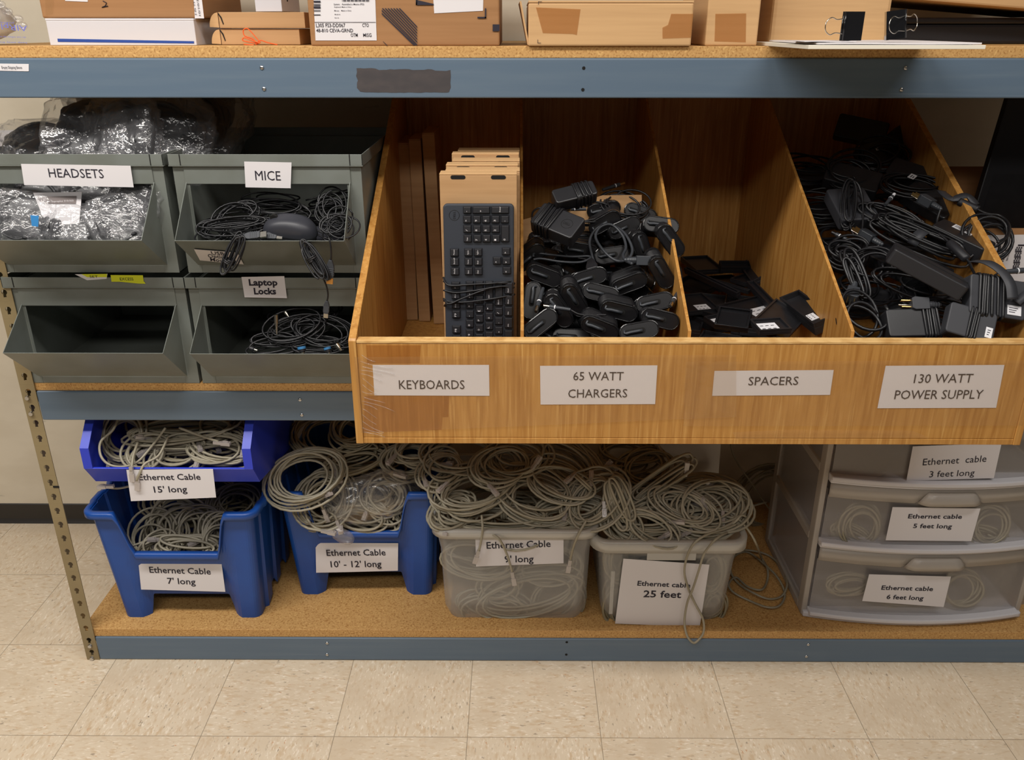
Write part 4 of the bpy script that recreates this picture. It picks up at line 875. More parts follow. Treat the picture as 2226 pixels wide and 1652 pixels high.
A('grey cable loop inside the right of the clear bag in the 10\' - 12\' bin', at(838, 1080, .175), .050, .046, 8, .012, .9, 0, -.5, group=G10)
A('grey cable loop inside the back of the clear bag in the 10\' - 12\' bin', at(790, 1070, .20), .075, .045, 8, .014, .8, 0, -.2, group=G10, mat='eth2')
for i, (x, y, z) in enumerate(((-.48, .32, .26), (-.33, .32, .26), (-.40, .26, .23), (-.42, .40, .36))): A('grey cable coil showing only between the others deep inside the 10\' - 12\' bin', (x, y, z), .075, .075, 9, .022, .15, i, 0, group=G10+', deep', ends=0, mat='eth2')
end_px(c2, [(672, 1082), (690, 1090), (700, 1102), (706, 1115)], [.13, .115, .11, .11])
end_px(c2, [(715, 1112), (728, 1122), (735, 1140)], [.12, .112, .108])
def crumple(c, rx, ry, rz, seed, nu=36, nv=20, amp=.12, fr=6, p=.85):
    R = random.Random(seed); W_ = [(Vector((R.uniform(-1, 1), R.uniform(-1, 1), R.uniform(-1, 1))).normalized()*fr*R.uniform(.5, 1.6), R.uniform(0, 6), R.uniform(.3, 1)) for _ in range(7)]
    def dis(q): return 1+amp*sum(a*(abs(math.sin(k.dot(q)+p))-.5) for k, p, a in W_)/2.5
    return MB().ell((0, 0, 0), rx, ry, rz, nu, nv, p, dis)
m = xform(crumple((0, 0, 0), .120, .050, .070, 3, 48, 24, .22, 9), TR(at(805, 1085, .155), (.5, -.35, 0)))
solo('plastic_bag', m, K['film'], 'clear plastic bag round the cable coils in the 10\' - 12\' bin', 'bag')
m = xform(crumple((0, 0, 0), .030, .012, .020, 5), TR(at(745, 1165, .10), (.2, .6, 0))); solo('plastic_bag', m, K['film'], 'twisted clear bag corner hanging over the lip of the 10\' - 12\' bin', 'bag')
# drawers' contents
GD = 'cables inside the drawers'
for lab, x, y, Y, rx, ry, tl, ip, tn in (('round cable coil seen at the left inside the 5 feet drawer', 1872, 1142, .072, .042, .046, 1.3, 0, 6), ('cable coil lying low at the left inside the 5 feet drawer', 1850, 1165, .078, .050, .022, 1.1, -.4, 5), ('cable coil seen at the right inside the 5 feet drawer', 2150, 1140, .072, .045, .045, 1.2, .4, 7),
     ('cable coil lying low at the right inside the 5 feet drawer', 2130, 1165, .078, .055, .018, 1.1, -.1, 6), ('tangled cable seen at the left inside the 6 feet drawer', 1845, 1270, .075, .048, .022, 1.2, .1, 7), ('round cable coil seen at the right inside the 6 feet drawer', 2090, 1280, .075, .048, .042, 1.2, 0, 7), ('cable coil behind the 6 feet long sign in the bottom drawer', 1960, 1285, .085, .06, .035, 1.2, 0, 6), ('cable coil behind the 5 feet long sign in the middle drawer', 2010, 1140, .09, .06, .035, 1.2, 0, 6)):
    A(lab, at(x, y, Y), rx, ry, tn, .008, tl, 0, ip, group=GD, ends=0)
# ---------------------------------------------------------------- keyboards compartment
ZF = BZ+.0128
nk = Vector((0, -1, .12)).normalized(); pk = (Vector((0, -.17, ZF)), nk)
def kz(x, y): return (820+x/3.058, 210+y/3.058)
kl, kr = UP(964, 445, pk), UP(1114, 442, pk); ktop = (kl.z+kr.z)/2; KXL, KXR = UP(966, 600, pk).x, UP(1117, 600, pk).x
upk = Vector((0, .12, 1)).normalized(); kb = thing('keyboard', 'black corded keyboard standing on end, its cord wound round it', 'keyboard', ((KXL+KXR)/2, -.17, ZF))
klen = (ktop-ZF)/upk.z
def kp(x, s, d=0): return Vector((x, -.17, ZF+.0005))+upk*s+nk*d
def slab(x0, x1, s0, s1, d0, d1): 
    m = MB(); V = [kp(x, s, d) for d in (d0, d1) for x, s in ((x0, s0), (x1, s0), (x1, s1), (x0, s1))]
    return m.add(V, [(3, 2, 1, 0), (4, 5, 6, 7), (0, 1, 5, 4), (1, 2, 6, 5), (2, 3, 7, 6), (3, 0, 4, 7)])
rc = rr_path(0, KXR-KXL, 0, klen, .008, 4)
m = MB().prism(rc, lambda u, v, w_: kp(KXL+u, v, w_), -.016, -.001); kcase = obj('keyboard_case', m, K['kbcase'], kb, bev=.003, seg=3)
KEYS = []
for x, l in ((570, '-'),): KEYS.append((570, 730, 628, 780, '-'))
KEYS += [(632, 730, 752, 780, '+'), (757, 730, 878, 780, 'Enter')]
for c_, x in enumerate((570, 634, 696, 758)):
    KEYS += [(x, 790, x+58, 843, '*963'[c_]), (x+1, 853, x+59, 907, '/852'[c_]), (x+3, 917, x+61, 970, ('Num', '7', '4', '1')[c_])]
KEYS += [(820, 790, 878, 843, '.'), (822, 853, 880, 968, '0')]
for r_, y in enumerate((1010, 1072, 1135)):
    KEYS += [(484+r_*2, y, 544+r_*2, y+54, ('Pause', 'Scroll', 'PrtSc')[r_]), (578+r_, y-2, 636+r_, y+52, ('PgUp', 'Home', 'Ins')[r_]), (642+r_, y-2, 700+r_, y+52, ('PgDn', 'End', 'Del')[r_])]
KEYS += [(828, 1003, 886, 1055, '>'), (768, 1065, 826, 1117, '^'), (830, 1066, 889, 1118, 'v'), (832, 1130, 891, 1181, '<')]
for y, l in ((1230, 'F12'), (1293, 'F11'), (1356, 'F10'), (1419, 'F9'), (1520, 'F8'), (1583, 'F7'), (1646, 'F6'), (1709, 'F5')): KEYS.append((492+(y-1230)*.02, y, 552+(y-1230)*.02, y+54, l))
def col(x, ys, ls, hs=None):
    for i, (y, l) in enumerate(zip(ys, ls)): KEYS.append((x, y, x+57, (hs[i] if hs and hs[i] else y+54), l))
col(588, [1225, 1355, 1418, 1481, 1544, 1607, 1670], ['Bksp', '=', '-', '0', '9', '8', '7'], [1347, 0, 0, 0, 0, 0, 0])
col(652, [1225, 1322, 1385, 1448, 1511, 1574, 1637], ['\\', ']', '[', 'P', 'O', 'I', 'U'], [1314, 0, 0, 0, 0, 0, 0])
col(716, [1225, 1370, 1433, 1496, 1559, 1622], ['Enter', "'", ';', 'L', 'K', 'J'], [1362, 0, 0, 0, 0, 0])
col(780, [1228, 1400, 1463, 1526, 1589, 1652], ['Shift', '/', '.', ',', 'M', 'N'], [1392, 0, 0, 0, 0, 0])
col(845, [1235, 1322, 1395, 1468], ['Ctrl', 'Menu', 'Win', 'Alt'], [1314, 1387, 1460, 1540]); KEYS.append((845, 1550, 902, 1760, ''))
KEYT = MB()
for x0, y0, x1, y1, l in KEYS:
    a, c_ = UP(*kz(x0, y0), pk), UP(*kz(x1, y1), pk); xa, xb = a.x, c_.x; sa, sb = (c_.z-ZF)/upk.z, (a.z-ZF)/upk.z
    if sa < .004: continue
    V = [kp(x, s, -.001) for x, s in ((xa, sa), (xb, sa), (xb, sb), (xa, sb))]+[kp(x, s, .0045) for x, s in ((xa+.0018, sa+.0016), (xb-.0018, sa+.0016), (xb-.0018, sb-.0016), (xa+.0018, sb-.0016))]
    ko = obj('key', MB().add(V, [(4, 5, 6, 7), (0, 1, 5, 4), (1, 2, 6, 5), (2, 3, 7, 6), (3, 0, 4, 7)]), K['blackm'], kb, bev=.0006)
    if l:
        w_ = .0032*(len(l) if len(l) < 3 else len(l)*.62); tm = MB(); h_ = .0036 if len(l) < 3 else .0024
        if l in '-.': w_ = .0018
        bx = xa+(xb-xa)*.52; bl = kp(bx, sa+.0035, .0049); put_text(tm, l, bl, bl+upk*w_, Vector((-1, 0, 0)), h_); obj('key_legend', tm, K['paper'], ko)
lg = MB(); cx, cs = UP(*kz(512, 790), pk).x, (UP(*kz(512, 790), pk).z-ZF)/upk.z
lg.tube([kp(cx+.0095*math.cos(a*PI/14), cs+.0095*math.sin(a*PI/14), -.0006) for a in range(28)], .0004, 4, closed=True)
put_text(lg, 'DELL', kp(cx+.0022, cs-.007, -.0004), kp(cx+.0022, cs+.007, -.0004), Vector((-1, 0, 0)), .0044)
obj('logo', lg, K['black'], kcase)
m = MB()
for pts in (((438, 1205), (480, 1250), (640, 1245), (780, 1235), (905, 1225)), ((440, 1230), (500, 1250), (700, 1240), (840, 1236), (915, 1245)), ((440, 1290), (520, 1300), (640, 1288), (780, 1262), (910, 1252)), ((440, 1345), (480, 1372), (560, 1340), (700, 1285), (820, 1258), (912, 1270)), ((440, 1360), (560, 1362), (700, 1348), (820, 1330), (915, 1318)), ((446, 1395), (462, 1375), (520, 1365), (600, 1362))):
    P = [UP(*kz(x, y), pk)+nk*(.0075+.002*math.sin(x)) for x, y in pts]; P[0] = P[0]-nk*.012; P[-1] = P[-1]-nk*.012; m.tube(smooth(P, 6), .0019, 6)
obj('keyboard_cord', m, K['cord'], kb)
bxl, bxr = UP(955, 372, FY(-.10)).x, UP(1124, 372, FY(-.10)).x
names = ['frontmost upright kraft keyboard box, right behind the black keyboard', 'second upright kraft keyboard box behind the keyboard', 'third upright kraft keyboard box behind the keyboard', 'fourth upright kraft keyboard box behind the keyboard', 'fifth upright kraft keyboard box behind the keyboard', 'rearmost upright kraft keyboard box behind the keyboard']
for i, (dx, y0, z1) in enumerate(((0, -.104, 1.242), (.006, -.062, 1.242), (.002, -.022, 1.246), (.010, .018, 1.249), (.004, .058, 1.256), (.012, .098, 1.258))):
    xa, xb = bxl+dx+.002*i, min(bxr+dx, .006); t = thing('keyboard_box', names[i], 'box', ((xa+xb)/2, y0+.018, ZF), 'kraft keyboard boxes')
    obj('box_body', MB().box(xa, xb, y0, y0+.036, ZF, z1-.003), K['card'], t, bev=.0015); obj('tuck_lid', MB().box(xa, xb, y0, y0+.036, z1-.003, z1), K['card3'], t, bev=.001)
    for u in (.24, .76): obj('tab_slot', MB().prism(rr_path(-.014, .014, -.0035, .0035, .0034, 3), lambda a, b, w_: (xa+(xb-xa)*u+a, w_, z1-.007+b), y0-.0006, y0+.0003), K['hole'], t)
for i, (xl, xb_, yy, z1, lab) in enumerate(((878, 905, .40, 1.235, 'leftmost thin kraft box standing on edge in the KEYBOARDS compartment'), (907, 932, .39, 1.245, 'middle thin kraft box standing on edge in the KEYBOARDS compartment'), (942, 958, .37, 1.262, 'right thin kraft box standing on edge in the KEYBOARDS compartment'))):
    xc_ = U(xl, 320, Y=yy).x; t = thing('keyboard_box', lab, 'box', (xc_, yy+.08, ZF), 'kraft boxes on edge'); obj('box_body', MB().box(xc_-.015, xc_+.015, yy, yy+.155, ZF, z1-.003), K['card'], t, bev=.0015); obj('tuck_lid', MB().box(xc_-.015, xc_+.015, yy, yy+.155, z1-.003, z1), K['card'], t, bev=.0015); t.rotation_euler = (0, -.012*i, 0)
# ---------------------------------------------------------------- 65 watt chargers
p65 = (Vector((.16, -.25, .948)), Vector((0, -.40, 1)).normalized())
def frame_px(x1, y1, x2, y2, pl, roll=0, lift=0):
    """Local frame whose X runs from one photo point to the other on a plane and whose Z is the plane's normal rolled about X."""
    a, b = UP(x1, y1, pl), UP(x2, y2, pl); X = (b-a).normalized(); n = pl[1].normalized(); Z = (n-X*n.dot(X)).normalized(); Z = Matrix.Rotation(roll, 3, X) @ Z; Y = Z.cross(X)
    Mx = Matrix((X, Y, Z)).transposed().to_4x4(); Mx.translation = (a+b)/2+Z*lift; return Mx, (b-a).length
def place(o, Mx): o.matrix_world = Mx; l, r, s = Mx.decompose(); o.location = l; o.rotation_euler = r.to_euler(); return o
def stadium(L, W_, n=8): r = W_/2; h = L/2-r; return [(h+r*math.cos(-PI/2+PI*i/n), r*math.sin(-PI/2+PI*i/n)) for i in range(n+1)]+[(-h+r*math.cos(PI/2+PI*i/n), r*math.sin(PI/2+PI*i/n)) for i in range(n+1)]
def make_charger():
    t = thing('power_adapter', 'slim oval adapter', 'power adapter', (0, 0, 0), '65 watt chargers'); L, W_, dp = .076, .035, .054
    zf = lambda u, v, w_: (u, v, w_)
    obj('charger_body', MB().prism(stadium(L, W_), zf, -.009, 0).prism(stadium(L-.010, W_-.010), zf, -dp+.008, -.008).prism(stadium(L, W_), zf, -dp, -dp+.009), K['blackg'], t, bev=.0016, local=True)
    obj('face_plate', MB().prism(stadium(L-.007, W_-.007), zf, -.0004, .0007), K['face'], t, local=True)
    m = MB()
    for k in range(9): q = stadium(L-.0045, W_-.0045); m.tube([(u, v, -.0125-.0034*k) for u, v in q], .0019, 6, closed=True)
    obj('wound_cord', m, K['cord'], t, local=True)
    obj('face_rim', MB().tube([(u, v, .0006) for u, v in stadium(L-.0045, W_-.0045)], .0011, 6, closed=True), K['blackg'], t, local=True)
    obj('connector_slot', MB().prism(stadium(.040, .011), lambda u, v, w_: (u-.008, v, w_), .0004, .0011), K['hole'], t, local=True)
    m = MB().tube([(-.027, .006, .001), (-.028, 0, .0025), (-.024, -.001, .003), (-.016, 0, .003), (-.004, 0, .003), (.006, 0, .003)], .0032, 8, rf=lambda f: .6 if f < .3 else 1)
    obj('connector', m, K['cordg'], t, local=True); return t
ch0 = make_charger(); ch0['label'] = 'black slim oval adapter'
CH = [(290, 1010, 20, .9, 'at the left, above the plug standing by the left divider'), (165, 1255, 98, 1.0, 'standing upright against the left divider'), (430, 1360, 55, .9, 'at the lower left, under the barrel plug'), (590, 1260, 58, 1.0, 'left of centre, tilted steeply down to the right'),
      (735, 1030, -16, .9, 'in the middle with worn pale face, under the black cord end'), (850, 1185, 14, .9, 'in the middle row below the worn one'), (1030, 1365, 14, 1.0, 'low in the centre, facing front'), (1135, 1090, -20, 1.0, 'large in the centre right, under the silver plug'), (1385, 1275, -12, .75, 'right of centre with a white sticker, many cord turns above'),
      (1450, 1440, 14, .75, 'lowest at the right with a white sticker'), (1540, 980, 60, .9, 'in shade against the right divider'), (1545, 660, 55, 1.05, 'lying over the right divider edge, lower of the two'), (1450, 500, 8, 1.0, 'lying over the right divider edge, upper of the two'), (1265, 740, 72, .9, 'under the looped cord, right of the loop'),
      (890, 480, -30, .9, 'at the top of the heap, left of its twin'), (1085, 530, -24, 1.0, 'at the top of the heap with a bright plug tip'), (250, 1490, -38, 1.0, 'at the front left corner behind the front edge'), (840, 1535, 22, 1.0, 'at the front middle, cut off by the front edge'), (140, 830, -38, .8, 'at the left under the square adapter'),
      (960, 800, -8, .8, 'hidden behind the looped cord'), (1330, 385, 20, .6, 'at the dark back right corner'), (880, 350, -10, .6, 'at the dark back under the coiled cord'), (650, 760, 10, .7, 'under the square adapter with the round logo'), (1230, 1560, -10, .9, 'at the front right, mostly behind the front edge')]
for i, (cx, cy, an, rl, lab) in enumerate(CH):
    px, py = 1120+cx/4.59, 390+cy/4.59; ca, sa = math.cos(math.radians(an)), math.sin(math.radians(an))
    Mx, _ = frame_px(px-16*ca, py-16*sa, px+16*ca, py+16*sa, (p65[0], Vector((.06*math.sin(i*2.1), -1, .16+.26*math.sin(i*1.7)))), 0, 0)
    P0 = UP(px, py, p65)+p65[1]*.012; P0 = O+(P0-O)*(.955 if i in (11, 12) else .975 if i == 10 else 1); P0.x = P0.x if i in (11, 12) else min(P0.x, .272 if i != 10 else .285); Mx.translation = P0
    o = ch0 if i == 0 else dup(ch0, '', (0, 0, 0)); place(o, Mx); o['label'] = 'black oval adapter '+lab
for i in range(35):                                     # the layer under the visible ones
    if i in (0, 1, 2, 3, 4, 8, 16, 22): continue
    R = random.Random(i+50); x = .040+.220*((i % 5)+.5)/5; y = -.235+.062*(i//5); z = .948+.4*(y+.25)-.036
    o = dup(ch0, 'black oval adapter showing only through gaps low in the charger heap', (x, y, z), (R.uniform(.4, 1.1), R.uniform(-.3, .3), R.uniform(-1, 1)), 1, '65 watt chargers, deep')
for i, (cx, cy) in enumerate(((1325, 1225), (1480, 1415))):
    px, py = 1384+i*0, 0
def cord_px(name, label, pts, pl, r, mat, lift=.006, cat='cord', group=None, k=6, parent=None, closed=False):
    P = [UP(x, y, pl)+pl[1].normalized()*(lift+(q[0] if q else 0)) for x, y, *q in pts]; m = MB().tube(smooth(P, k, closed), r, 6, closed=closed)
    return obj(name, m, K[mat], parent) if parent else solo(name, m, K[mat], label, cat, group)
def z65(x, y): return (1120+x/4.59, 390+y/4.59)
def plug3(parent, Mx, mat='cordg'):
    """A three pin mains plug along +X, body a part with its prongs as sub-parts."""
    m = MB(); m.prism([(-.016, -.011), (.010, -.013), (.016, -.010), (.016, .010), (.010, .013), (-.016, .011)], lambda u, v, w_: (u, v, w_), -.009, .009)
    m.tube([(-.040, 0, 0), (-.036, 0, 0), (-.030, 0, 0), (-.015, 0, 0)], .0065, 8, rf=lambda f: .55+.6*f)
    for k in range(4): m.tube([(-.036+.005*k, 0, 0), (-.034+.005*k, 0, 0)], .0062+.0004*k, 8)
    b = obj('plug_body', MB().join(m, Mx), K[mat], parent, bev=.0015, local=True)
    p = MB(); p.box(.016, .034, -.0072, -.0056, -.0035, .0035); p.box(.016, .034, .0056, .0072, -.0035, .0035); p2 = MB().cyl((.016, 0, -.0062), (.036, 0, -.0062), .0023)
    obj('prong', MB().join(p, Mx), K['brass'], b, local=True); obj('ground_pin', MB().join(p2, Mx), K['chrome'], b, local=True)
def rel(o, Mx): return Matrix.Translation(-o.location) @ Mx
pc = cord_px('power_cable', 'dark grey looped mains cord with silver three pin plug on the charger heap', [(*z65(*q[:2]), q[2]) for q in ((800, 890, .0), (760, 820, .01), (735, 720, .02), (790, 640, .03), (900, 612, .035), (1030, 660, .035), (1110, 740, .032), (1155, 830, .024), (1110, 900, .02), (1000, 915, .02), (880, 850, .026), (790, 740, .034), (830, 670, .042), (940, 650, .044), (1050, 720, .036), (1090, 810, .028), (1060, 900, .030), (1080, 990, .040), (1140, 1070, .050))], p65, .0031, 'cordg')
Mx, _ = frame_px(*z65(1150, 1120), *z65(1350, 1126), p65, -.6, .062); plug3(pc, rel(pc, Mx @ Matrix.Translation((.004, 0, 0))))
Mx, _ = frame_px(*z65(770, 850), *z65(800, 1010), p65, .3, .018)
obj('cord_socket', MB().join(MB().prism([(-.016, -.006), (.006, -.012), (.018, -.012), (.018, .012), (.006, .012), (-.016, .006)], lambda u, v, w_: (u, v, w_), -.008, .008), rel(pc, Mx)), K['black'], pc, bev=.003, local=True)
def boxy(label, x1, y1, x2, y2, pl, L, W_, dp, mat, roll=0, lift=0, cords=7, c0=-.6, c1=.1, group=None, logo=False, name='power_adapter', cr=.0022, sticker=None, ridge=False, cmat='cord'):
    t = thing(name, label, 'power adapter', (0, 0, 0), group); Mx, _ = frame_px(x1, y1, x2, y2, pl, roll, lift)
    b = MB().prism(rr_path(-L/2, L/2, -W_/2, W_/2, .006, 3), lambda u, v, w_: (u, v, w_), -dp/2, dp/2)
    obj('adapter_body', b, K[mat], t, bev=.0025, local=True)
    if ridge: obj('seam_ridge', MB().box(-L/2+.003, L/2-.003, -.0012, .0012, dp/2-.0002, dp/2+.0012), K['hole'], t, local=True)
    if cords:
        m = MB()
        for k in range(cords):
            u = L/2*(c0+(c1-c0)*k/max(1, cords-1)); q = rr_path(-W_/2-cr, W_/2+cr, -dp/2-cr, dp/2+cr, .006, 3); m.tube([(u+.004*math.sin(PI*i/len(q)+k), y, z) for i, (y, z) in enumerate(q)], cr, 6, closed=True)
        obj('wound_cord', m, K[cmat], t, local=True)
    if logo:
        m = MB().tube([(.022+.0115*math.cos(a*PI/14), .0115*math.sin(a*PI/14), dp/2+.0001) for a in range(28)], .0004, 4, closed=True)
        put_text(m, 'DELL', Vector((.0145, -.003, dp/2+.0005)), Vector((.0295, -.003, dp/2+.0005)), Vector((0, 1, 0)), .0055); obj('logo', m, K['hole'], t, local=True)
    if sticker:
        u0, v0, u1, v1 = sticker; st = obj('sticker', MB().box(u0, u1, v0, v1, dp/2, dp/2+.0006), K['stick'], t, local=True)
        m = MB()
        for k in range(3): m.box(u0+.003, u0+(u1-u0)*(.55+.1*k), v0+(v1-v0)*(.25+.22*k), v0+(v1-v0)*(.32+.22*k), dp/2+.0006, dp/2+.0009)
        obj('print', m, K['ink'], st, local=True)
    place(t, Mx); return t
G65 = '65 watt chargers'
boxy('square black adapter with round logo, wound with cord, on the charger heap', *z65(230, 470), *z65(640, 640), (p65[0], Vector((-.12, -.72, 1))), .096, .058, .030, 'blackm', 0, .030, 9, -.85, -.1, G65, True)
boxy('cylindrical looking black adapter wound with cord, highest on the charger heap', *z65(360, 310), *z65(800, 200), (p65[0], Vector((0, -.8, 1))), .088, .036, .030, 'black', 0, .026, 7, -.05, .6, G65)
coil('coiled black cord at the dark top right of the charger heap', UP(*z65(1090, 345), p65)+p65[1]*.02, .045, .034, 8, .010, .7, 0, -.3, mat='cord', r=.0022, ends=0, name='power_cable', cat='cord', group=G65)
coil('coiled black cord in the shade at the back of the charger heap', UP(*z65(700, 380), p65)+p65[1]*.01, .055, .030, 6, .010, .6, 0, 0, mat='cord', r=.0022, ends=0, name='power_cable', cat='cord', group=G65)
cord_px('power_cable', 'black doubled cord arching over the left of the charger heap', [(*z65(*q), ) for q in ((180, 850), (200, 815), (350, 830), (560, 850), (720, 845), (735, 870), (640, 905), (450, 900), (260, 870), (180, 880))], p65, .0026, 'cordg', .020, group=G65)
cord_px('power_cable', 'thin black cord arching at the far left back of the charger heap', [z65(*q) for q in ((165, 480), (175, 410), (240, 370), (380, 370), (480, 395), (580, 380))], p65, .0022, 'cord', .022, group=G65)
def barrel(label, pts, pl, lift, tip='chrome', r=.0042, tail=None, group=G65):
    t = thing('barrel_plug', label, 'plug', (0, 0, 0), group); P = [UP(x, y, pl)+pl[1].normalized()*lift for x, y in pts]; d = (P[1]-P[0]).normalized(); L = (P[1]-P[0]).length
    m = MB().cyl(P[0], P[0]+d*L*.55, r*.8, r, 10); m.cyl(P[0]+d*L*.55, P[0]+d*L*.78, r*1.05, r*1.05, 10)
    obj('plug_grip', m, K['cordg'], t); obj('plug_tip', MB().cyl(P[0]+d*L*.78, P[1], r*.78, r*.78, 10), K[tip], t); obj('plug_ring', MB().cyl(P[0]+d*L*.56, P[0]+d*L*.6, r*1.12, r*1.12, 10), K['stick'], t)
    if tail: obj('cord', MB().tube(smooth([P[0]]+[UP(x, y, pl)+pl[1].normalized()*(lift-.004) for x, y in tail], 6), .0019, 6), K['cord'], t)
    return t
barrel('barrel plug standing beside the left divider in the charger heap', (z65(275, 1190), z65(205, 1425)), p65, .026)
barrel('barrel plug lying pointing left, low in the charger heap', (z65(545, 1405), z65(280, 1365)), p65, .026, tail=[z65(640, 1435), z65(800, 1440), z65(900, 1440)])
barrel('barrel plug pointing down beside the right divider in the charger heap', (z65(1625, 1180), z65(1535, 1345)), p65, .020, tail=[z65(1650, 1080), z65(1640, 960), z65(1590, 900)])
for (a, b, c_, d, lab) in ((505, 425, 700, 430, 'silver tipped cord plug at the upper middle of the charger heap'), (860, 200, 1075, 165, 'silver pronged plug at the very top of the charger heap')): barrel(lab, (z65(c_, d), z65(a, b)) if a < 600 else (z65(a, 235), z65(c_, d)), p65, .034, 'brass')
t = thing('cardboard_divider', 'torn brown cardboard piece behind the charger heap', 'cardboard', (.09, .10, 1.05), None)
obj('cardboard_sheet', MB().add([UP(1132, 480, FY(.16)), UP(1310, 425, FY(.16)), UP(1395, 424, FY(.16)), UP(1395, 560, FY(.16)), UP(1132, 600, FY(.16))][::-1], [(0, 1, 2, 3, 4)]), K['card'], t, solid=.003)
# ---------------------------------------------------------------- spacers
def zs(x, y): return (1400+x/3.06, 210+y/3.06)
def spacer(label, x1, y1, x2, y2, pl, W_, th, roll=0, lift=0, mat='black', st=None, group='black spacers'):
    t = thing('battery_spacer', label, 'spacer', (0, 0, 0), group); Mx, L = frame_px(*zs(x1, y1), *zs(x2, y2), pl, roll, lift)
    m = MB().box(-L/2, L/2, -W_/2, W_/2, 0, th*.6); obj('spacer_tray', m, K[mat], t, bev=.001, local=True)
    e = MB(); k = .004
    for a in ((-L/2, L/2, -W_/2, -W_/2+k), (-L/2, L/2, W_/2-k, W_/2), (-L/2, -L/2+k, -W_/2+k, W_/2-k), (L/2-k, L/2, -W_/2+k, W_/2-k)): e.box(*a, th*.6, th)
    obj('raised_edge', e, K[mat], t, bev=.0005, local=True)
    if st: 
        s_ = obj('sticker', MB().box(st[0]*L, st[1]*L, st[2]*W_, st[3]*W_, th*.6, th*.6+.0008), K['stick'], t, local=True)
        m = MB()
        for q in range(3):
            for r_ in range(2): m.box((st[0]+(st[1]-st[0])*(.12+.28*q))*L, (st[0]+(st[1]-st[0])*(.28+.28*q))*L, (st[2]+(st[3]-st[2])*(.2+.4*r_))*W_, (st[2]+(st[3]-st[2])*(.27+.4*r_))*W_, th*.6+.0008, th*.6+.0011)
        obj('print', m, K['cordg'], s_, local=True)
    place(t, Mx); return t
psp2 = (Vector((.46, 0, .940)), Vector((0, -.05, 1)).normalized())
psp = (Vector((.46, 0, .868)), Vector((0, -.05, 1)).normalized())
for i, (x, y, z, a) in enumerate(((.37, -.1, .852, .3), (.44, .02, .852, 1.2), (.53, -.06, .852, -.6), (.38, .14, .852, -.3), (.47, .16, .852, .5), (.55, .12, .852, 1.4), (.40, .30, .852, .9), (.50, .30, .852, -.2), (.56, .30, .852, 1.3), (.38, .45, .852, .1), (.48, .46, .852, -.7), (.56, .48, .852, .4), (.52, .05, .835, -.3), (.42, .28, .835, .4))):
    if i in (0, 2, 6, 9, 13): continue
    t = spacer('plain black spacer tray lying under the others in the SPACERS compartment', 760, 1400, 1030, 1400, psp, .085, .018, group='black spacers, deep'); t.location = (x, y, z); t.rotation_euler = (.05, .05, a)
spacer('flat black spacer with a torn white label at the left divider', 230, 1420, 440, 1400, psp, .10, .012, .05, .006, st=(-.12, .28, -.42, -.1))
spacer('flat black spacer with a white label in the middle of the compartment', 560, 1500, 840, 1430, psp, .09, .014, .1, .010, st=(-.12, .34, -.36, .02))
spacer('flat plain black spacer between the two labelled ones', 430, 1480, 590, 1440, psp, .08, .012, -.1, .003)
spacer('long grey black spacer bar slanting at the left back', 290, 1215, 640, 1385, psp, .012, .016, .3, .02, mat='blackm')
spacer('thin spacer bar behind the long slanting bar', 460, 1285, 700, 1360, psp, .010, .010, .2, .02)
spacer('short spacer bar lying level at the back', 490, 1195, 690, 1195, psp, .03, .020, .3, .02, mat='blackm')
spacer('spacer bar slanting steeply right of the white label', 705, 1320, 900, 1530, psp, .020, .016, .1, .022, mat='blackm')
spacer('spacer standing tilted on edge at the back middle', 700, 1180, 790, 1300, psp, .03, .02, .5, .02, mat='blackm')
spacer('tilted square spacer lid leaning right of the middle', 800, 1600, 960, 1440, psp2, .075, .012, .35, .004)
spacer('tilted spacer box with grey stickers leaning on the right divider', 985, 1400, 1215, 1580, psp2, .045, .028, .35, .006, st=(.12, .30, -.3, .1))
spacer('shiny spacer lid at the front edge of the compartment', 480, 1530, 700, 1560, psp2, .055, .014, .4, .02, mat='blackg')
spacer('black spacer with white label end showing at the front edge', 720, 1600, 930, 1585, psp2, .05, .012, .1, .016, st=(-.4, .2, -.4, .2))
spacer('large flat spacer in the dark back right corner', 640, 1240, 800, 1290, psp, .09, .012, 0, .012)
spacer('flat spacer at the dark back left corner', 290, 1160, 470, 1150, psp, .12, .014, 0, .008)
spacer('small spacer with tiny white tag at the front left', 420, 1560, 520, 1540, psp, .04, .012, .1, .016, st=(-.3, .1, -.3, .2))
# ---------------------------------------------------------------- 130 watt supplies
p13 = (Vector((.77, -.25, .945)), Vector((0, -.42, 1)).normalized()); n13 = p13[1]
def z13(x, y): return (1780+x/4.991, 440+y/4.991)
GB = '130 watt power supplies'
boxy('large black power brick with ridged top lying slanted in front of the cords', *z13(640, 730), *z13(1420, 1150), (p13[0], Vector((0, -1, .9))), .148, .062, .030, 'blackm', -.75, .040, 0, group=GB, ridge=True)
boxy('black power brick with bright sticker under the rubber strap', *z13(1290, 470), *z13(1640, 640), p13, .115, .060, .034, 'black', -.2, .03, 0, group=GB, sticker=(-.03, .005, .012, .026))
boxy('grey lit adapter wound with black cord and white sticker, at the right front', *z13(1560, 1060), *z13(2010, 1130), (p13[0], Vector((.1, -1, .8))), .105, .075, .028, 'strap', .1, .030, 7, -.75, .1, GB, sticker=(.018, -.030, .044, -.012), cr=.0027)
boxy('grey adapter wound with cord at the front edge, right', *z13(1440, 1330), *z13(1680, 1400), (p13[0], Vector((0, -1, .9))), .085, .060, .026, 'strap', .1, .022, 4, -.2, .3, GB, sticker=(.026, -.02, .038, .0), cr=.0024)
boxy('flat black brick with bare top at the upper left of the heap', *z13(150, 160), *z13(480, 140), p13, .085, .105, .028, 'strap', .1, .022, 0, group=GB)
